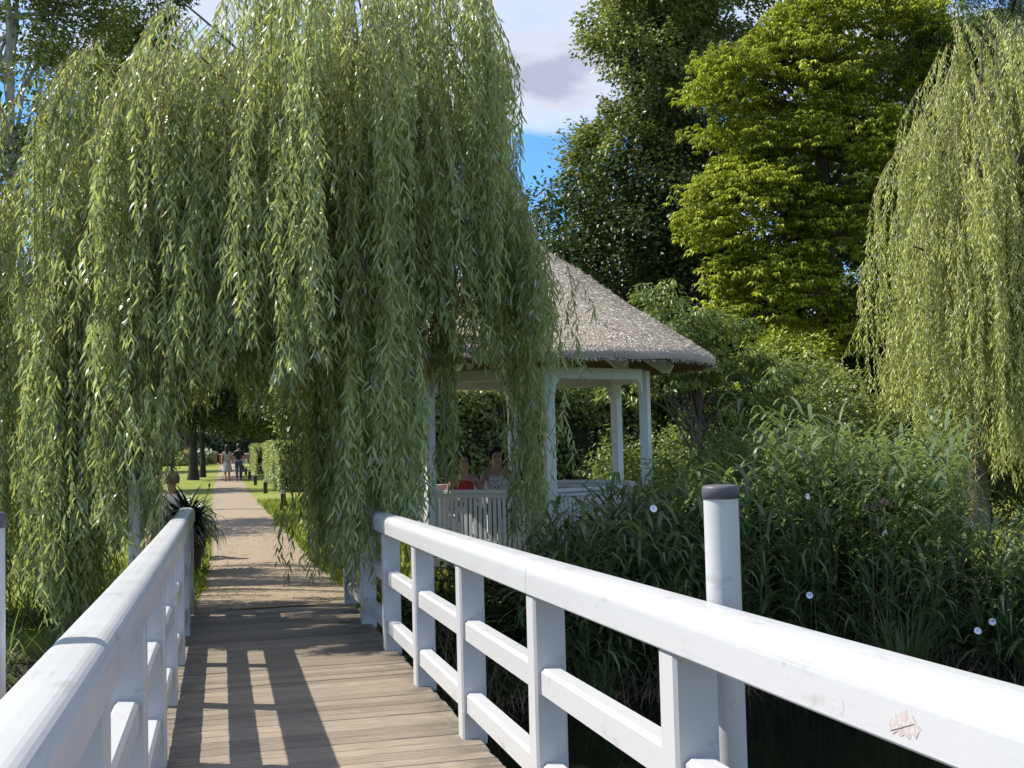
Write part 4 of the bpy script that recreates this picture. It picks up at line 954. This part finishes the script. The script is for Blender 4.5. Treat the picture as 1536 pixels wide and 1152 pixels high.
for (x, y_, z), lb in (((6.3, 9.95, 1.02), 'brown flat seed head on a bare stalk above the reeds, bigger one'), ((6.18, 10.0, .98), 'brown seed head on a bare stalk, smaller one beside the bigger head')):
    t = thing('seed_head', lb, 'seed head', (x, y_, z-1.2)); big = lb.endswith('bigger one'); rr_ = .075 if big else .045
    MB().tube([(0, 0, 0), (.02, 0, .6), (0, 0, 1.18)], [.006, .005, .004], 6).build('stalk', DRYL, t)
    m = 90; q_ = rvec(m)*np.array([rr_, rr_, rr_*.45])*rng.random((m, 1))**.4
    V, F, kk = leaves(q_+np.array([0, 0, 1.19]), rvec(m), rvec(m), np.full(m, .028), np.full(m, .020), 1); link_mesh('seeds', mesh_tri('seeds', V, F, SEED), t)

# ------------------------------------------------------------------ grass
def grass(n, xr, yr, hmin, hmax, cond=None, wmul=1.0):
    x = rng.uniform(*xr, n); y_ = yr[0]+(yr[1]-yr[0])*rng.random(n)**1.6
    L_ = np.interp(y_, py, pl); Rr = np.interp(y_, py, pr); kp = ((x < L_-.0) | (x > Rr+.0)) & (y_ > bank(x)-.9) & (np.hypot(x-GC[0], y_-GC[1]) > 1.75)
    kp &= ~((x > 7.6) & (y_ > bank(x)-.02) & (y_ < bank(x)+.85))
    if cond is not None: kp &= cond(x, y_)
    x, y_ = x[kp], y_[kp]; n = len(x); P = np.stack([x, y_, gz(x, y_)], -1); D = np.stack([rng.normal(0, .45, n), rng.normal(0, .45, n), np.ones(n)], -1)
    V, F, kk = leaves(P, D, rvec(n)*np.array([1, 1, .2]), rng.uniform(hmin, hmax, n), rng.uniform(.006, .012, n)*wmul, 1, .3)
    return V, F, np.repeat(np.clip(rng.normal(.5, .25, n), 0, 1), kk)
pts = [grass(26000, (-2.2, -.1), (12.3, 34), .03, .08), grass(42000, (1.0, 4.5), (12.4, 36), .05, .16), grass(6000, (1.0, 2.6), (13, 24), .12, .30), grass(5000, (-2.2, -.2), (12.2, 18), .06, .16),
       grass(16000, (7.4, 17), (11.2, 19), .04, .10, wmul=1.4)]
V, F, T = join_np(pts)
tag(link_mesh('grass', mesh_tri('grass', V, F, GRASSL, T)), kind='stuff')
# loose leaves and grit lying on the gravel
n = 260; x = rng.uniform(-.2, 1.4, n); y_ = rng.uniform(12.5, 22, n); P = np.stack([x, y_, np.full(n, .024)], -1)
V, F, kk = leaves(P, np.c_[rng.normal(0, 1, (n, 2)), np.zeros(n)], np.tile([0, 0, 1.0], (n, 1)), rng.uniform(.03, .08, n), rng.uniform(.01, .015, n), 1, .05)
tag(link_mesh('fallen_leaves', mesh_tri('fallen_leaves', V, F, YELL, np.repeat(rng.random(n), kk))), kind='stuff')

# loose stones on the gravel near the bridge
n = 5000; y_ = 12.4+12*rng.random(n); x = np.interp(y_, py, pl)+(np.interp(y_, py, pr)-np.interp(y_, py, pl))*rng.random(n); P = np.stack([x, y_, np.full(n, .016)], -1)
V, F, kk = leaves(P, np.c_[rng.normal(0, 1, (n, 2)), rng.uniform(0, .5, n)], np.array([0, 0, 1.0])+rvec(n)*.6, rng.uniform(.008, .020, n), rng.uniform(.006, .015, n), 1, .3)
tag(link_mesh('gravel_stones', mesh_tri('gravel_stones', V, F, GRAVEL)), kind='stuff')
# spiky dark plant at the end of the left railing
t = thing('spiky_plant', 'dark spiky arching plant in a pot at the end of the left railing', 'plant', (-.47, 16.4, 0))
MB().lathe([(.15, 0), (.17, .02), (.20, .30), (.22, .36), (.19, .36), (.18, .30)], 20).build('pot', plain('pot_clay', (.10, .08, .07), .8), t)
n = 420; P = np.c_[rng.normal(0, .05, n), rng.normal(0, .05, n), rng.uniform(.42, .78, n)]
V, F, k_ = ribbons(P, rng.uniform(0, 6.28, n), rng.uniform(.3, 1.4, n), rng.uniform(.45, .72, n), np.full(n, .05), rng.uniform(.5, 2.4, n), 6)
link_mesh('leaves', mesh_tri('leaves', V, F, SPIKEL, np.repeat(rng.random(n), k_)), t)
MB().tube([(.03, 0, .35), (.02, 0, .55)], [.05, .04], 8).build('stem', DARKBARK, t)
MB().tube([(.08, 0, .6), (.22, .02, .9), (.30, 0, 1.17)], [.006, .005, .004], 6).tube([(.30, 0, 1.16), (.305, 0, 1.20), (.31, 0, 1.23)], [.006, .016, .004], 6).build('flower_stalk', DARKBARK, t)

# ------------------------------------------------------------------ path lights, hedges and trees down the path
for x, y_, lb in ((1.62, 31.5, 'nearest of the dark path lights on the right grass verge'), (1.53, 42.0, 'second dark path light beside the near end of the clipped hedge'), (1.43, 51.0, 'third dark path light beside the lit hedge face'),
                  (1.40, 60.0, 'fourth dark path light just behind the two walkers'), (1.40, 69.0, 'fifth dark path light in the far row of short posts'), (1.42, 78.0, 'farthest visible dark path light on the right verge')):
    t = thing('path_light', lb, 'path light', (x, y_, 0), group='dark path lights along the gravel path')
    MB().box((0, 0, .205), (.14, .14, .41), .01).build('stem', plain('rusty_steel', (.05, .035, .03), .6), t)
    MB().box((0, 0, .445), (.12, .12, .07), .01).build('lamp_head', plain('lamp_glass', (.62, .60, .55), .4), t)
    MB().box((0, 0, .49), (.14, .14, .018), .004).build('cap', plain('lamp_cap', (.4, .38, .35), .5), t)
hedge('clipped_hedge', 'clipped hedge block right of the path with its sunlit face to the walkers', (2.02, 4.6, 42.2, 57.0, 0, 1.83), 30000, .10, .07, HEDGEL, .05)
hedge('clipped_hedge', 'second clipped hedge block, farther along the right of the path', (1.98, 4.6, 69.5, 82.0, 0, 1.75), 12000, .13, .09, HEDGEL, .05)
hedge('clipped_hedge', 'low dark hedge crossing behind the first clipped block', (4.8, 11, 43, 44.5, 0, 2.2), 9000, .12, .085, HEDGEL, .08)
def lawn_tree(label, x, y_, tr, lobes, ncl=230, per=48, lL=.26, lW=.18, mat=DARKL, bark=DARKBARK, th_=4.5, cr_=.75, nm='lawn_tree', **k_):
    return tree(nm, label, 'tree', (x, y_, 0), th_, tr, lobes, ncl, per, lL, lW, mat, bark=bark, clump_r=cr_, flat=.8, inner=.4, **k_)
lawn_tree('dark tree on the left lawn, thicker trunk nearest the path', -1.45, 62.3, .26, [(-.3, 0, 5.6, 3.0, 2.6, 2.6, 1), (1.0, -.4, 4.2, 2.2, 2, 1.3, .7), (-1, 0, 9, 2.6, 2.4, 2.6, .8)])
lawn_tree('dark slender tree on the left lawn, just behind the thicker trunk', -1.05, 67.5, .17, [(.2, 0, 5.4, 2.6, 2.6, 2.4, 1), (1.3, 0, 4.4, 2.0, 2, 1.4, .7)])
lawn_tree('dark tree at the far end of the path', 3.0, 96.0, .3, [(-.5, 0, 8.0, 4.5, 4, 5.0, 1), (-1.2, 0, 4.2, 3.4, 3, 2.0, .7)], 240, 40, .4, .28)
lawn_tree('wide dark tree left behind the lawn trunks', -9, 86.0, .4, [(0, 0, 7.5, 6, 4, 5.5, 1), (1.5, 0, 3.6, 5, 3, 2.2, .8)], 260, 40, .42, .3)
lawn_tree('sunlit pale leaved tree overhanging the right hedge', 3.9, 50, .14, [(-.2, 0, 4.3, 1.9, 2.2, 1.7, 1), (-.9, -.3, 3.2, 1.1, 1.2, .8, .6)], 200, 55, .14, .09, OAKL, th_=3, cr_=.45)
lawn_tree('green tree overhanging the far hedge block by the walkers', 3.4, 66, .18, [(-.3, 0, 4.6, 2.2, 2.6, 2.4, 1), (-1.0, 0, 3.2, 1.2, 1.4, .9, .5)], 190, 50, .18, .12, OAKL, th_=3, cr_=.5)
lawn_tree('large dark tree behind the hedges right of the path', 8.5, 60, .35, [(0, 0, 7.5, 4.2, 4, 5, 1), (-.6, 0, 3.4, 3.6, 3, 2.0, .6)], 260, 46, .30, .22)
lawn_tree('tall pale trunked poplar at the top left of the photo', -4.95, 29.8, .17, [(0, 0, 11.5, 1.7, 1.7, 3.4, 1), (.5, .3, 14.5, 1.5, 1.5, 2.5, .8), (-.8, 0, 8.4, 1.4, 1.4, 1.6, .6), (1.4, .6, 12.2, 1.2, 1.2, 2.0, .6)], 300, 70, .13, .095, OAKL, bark=PALEBARK, th_=12.5, cr_=.48)
lawn_tree('darker tree beside the poplar, seen above the willow', -2.6, 33.5, .15, [(0, 0, 11.6, 1.5, 1.6, 2.0, 1), (.6, 0, 14.5, 1.4, 1.5, 2.0, .9), (-.7, 0, 9.2, 1.2, 1.4, 1.6, .8)], 260, 66, .14, .10, OAKL, th_=11.5, cr_=.46)
lawn_tree('leafy tree on the left lawn behind the hanging willow', -5.4, 26, .2, [(0, 0, 4.2, 2.6, 2.2, 2.6, 1), (.9, 0, 2.8, 1.8, 1.6, 1.2, .6)], 230, 60, .13, .09, DARKL, th_=3, cr_=.5)
lawn_tree('dark leafy tree on the left lawn near the side path', -6.0, 48, .25, [(0, 0, 5.0, 3.6, 3, 3.6, 1), (1.2, 0, 3.0, 2.4, 2.2, 1.4, .6)], 230, 50, .22, .15, DARKL, th_=3.5, cr_=.7)
hedge('boundary_hedge', 'dark shrub border at the far end of the left lawn', (-24, -1.6, 112, 114, 0, 1.9), 9000, .3, .2, DARKL, .25, top_wave=.1)
hedge('boundary_hedge', 'tall dark shrub border closing the view behind the brick wall', (-14, 16, 128, 131, 0, 9), 9000, .8, .55, DARKL, .7, top_wave=.1)
# wall with white rail, steps and flowers at the end of the path
t = thing('brick_wall', 'low reddish brick wall with pale coping at the far end of the path', 'wall', (.2, 116, 0))
BR = plain('red_brick', (.26, .14, .10), .85, .3, 14, .3)
MB().box((-.95, 0, .55), (.7, .6, 1.1), .02).build('pier', BR, t)
MB().box((-.95, 0, 1.15), (.8, .7, .10), .02).build('pier_cap', plain('coping_stone', (.5, .48, .44), .8), t)
MB().box((1.3, .2, .45), (3.5, .35, .9), .02).build('wall_body', BR, t)
MB().box((1.3, .2, .95), (3.55, .42, .09), .02).build('coping', plain('coping_pale', (.62, .6, .56), .8), t)
for q in range(3): MB().box((1.2, -.5+.3*q-.6, .07+.14*q), (2.2, .3, .14), .01).build('step', plain('step_stone', (.42, .38, .33), .85), t)
def flower_bush(label, loc, r_, colr, nm='flower_bush'):
    m_ = plain('bloom', colr, .7, .15); t_ = tree(nm, label, 'shrub', loc, .5, .04, [(0, 0, .75, r_, r_, .7, 1)], 60, 30, .16, .11, SHRUBL, clump_r=.3, nlimb=8)
    n_ = 60; d_ = rvec(n_); d_[:, 2] = np.abs(d_[:, 2]); V, F, kk = leaves(np.array([0, 0, .8])+d_*np.array([r_, r_, .8]), rvec(n_), d_, np.full(n_, .20), np.full(n_, .18), 1); link_mesh('blooms', mesh_tri('blooms', V, F, m_), t_)['kind'] = 'stuff'
flower_bush('orange flowering shrub left of the far brick wall', (-2.9, 110, 0), 1.1, (.50, .20, .05))
flower_bush('white flowering shrub beside the far brick wall pier', (-1.4, 111, .0), .7, (.75, .72, .66))
flower_bush('pale flowering plant low at the end of the lawn', (-1.9, 106, 0), .7, (.66, .68, .66))
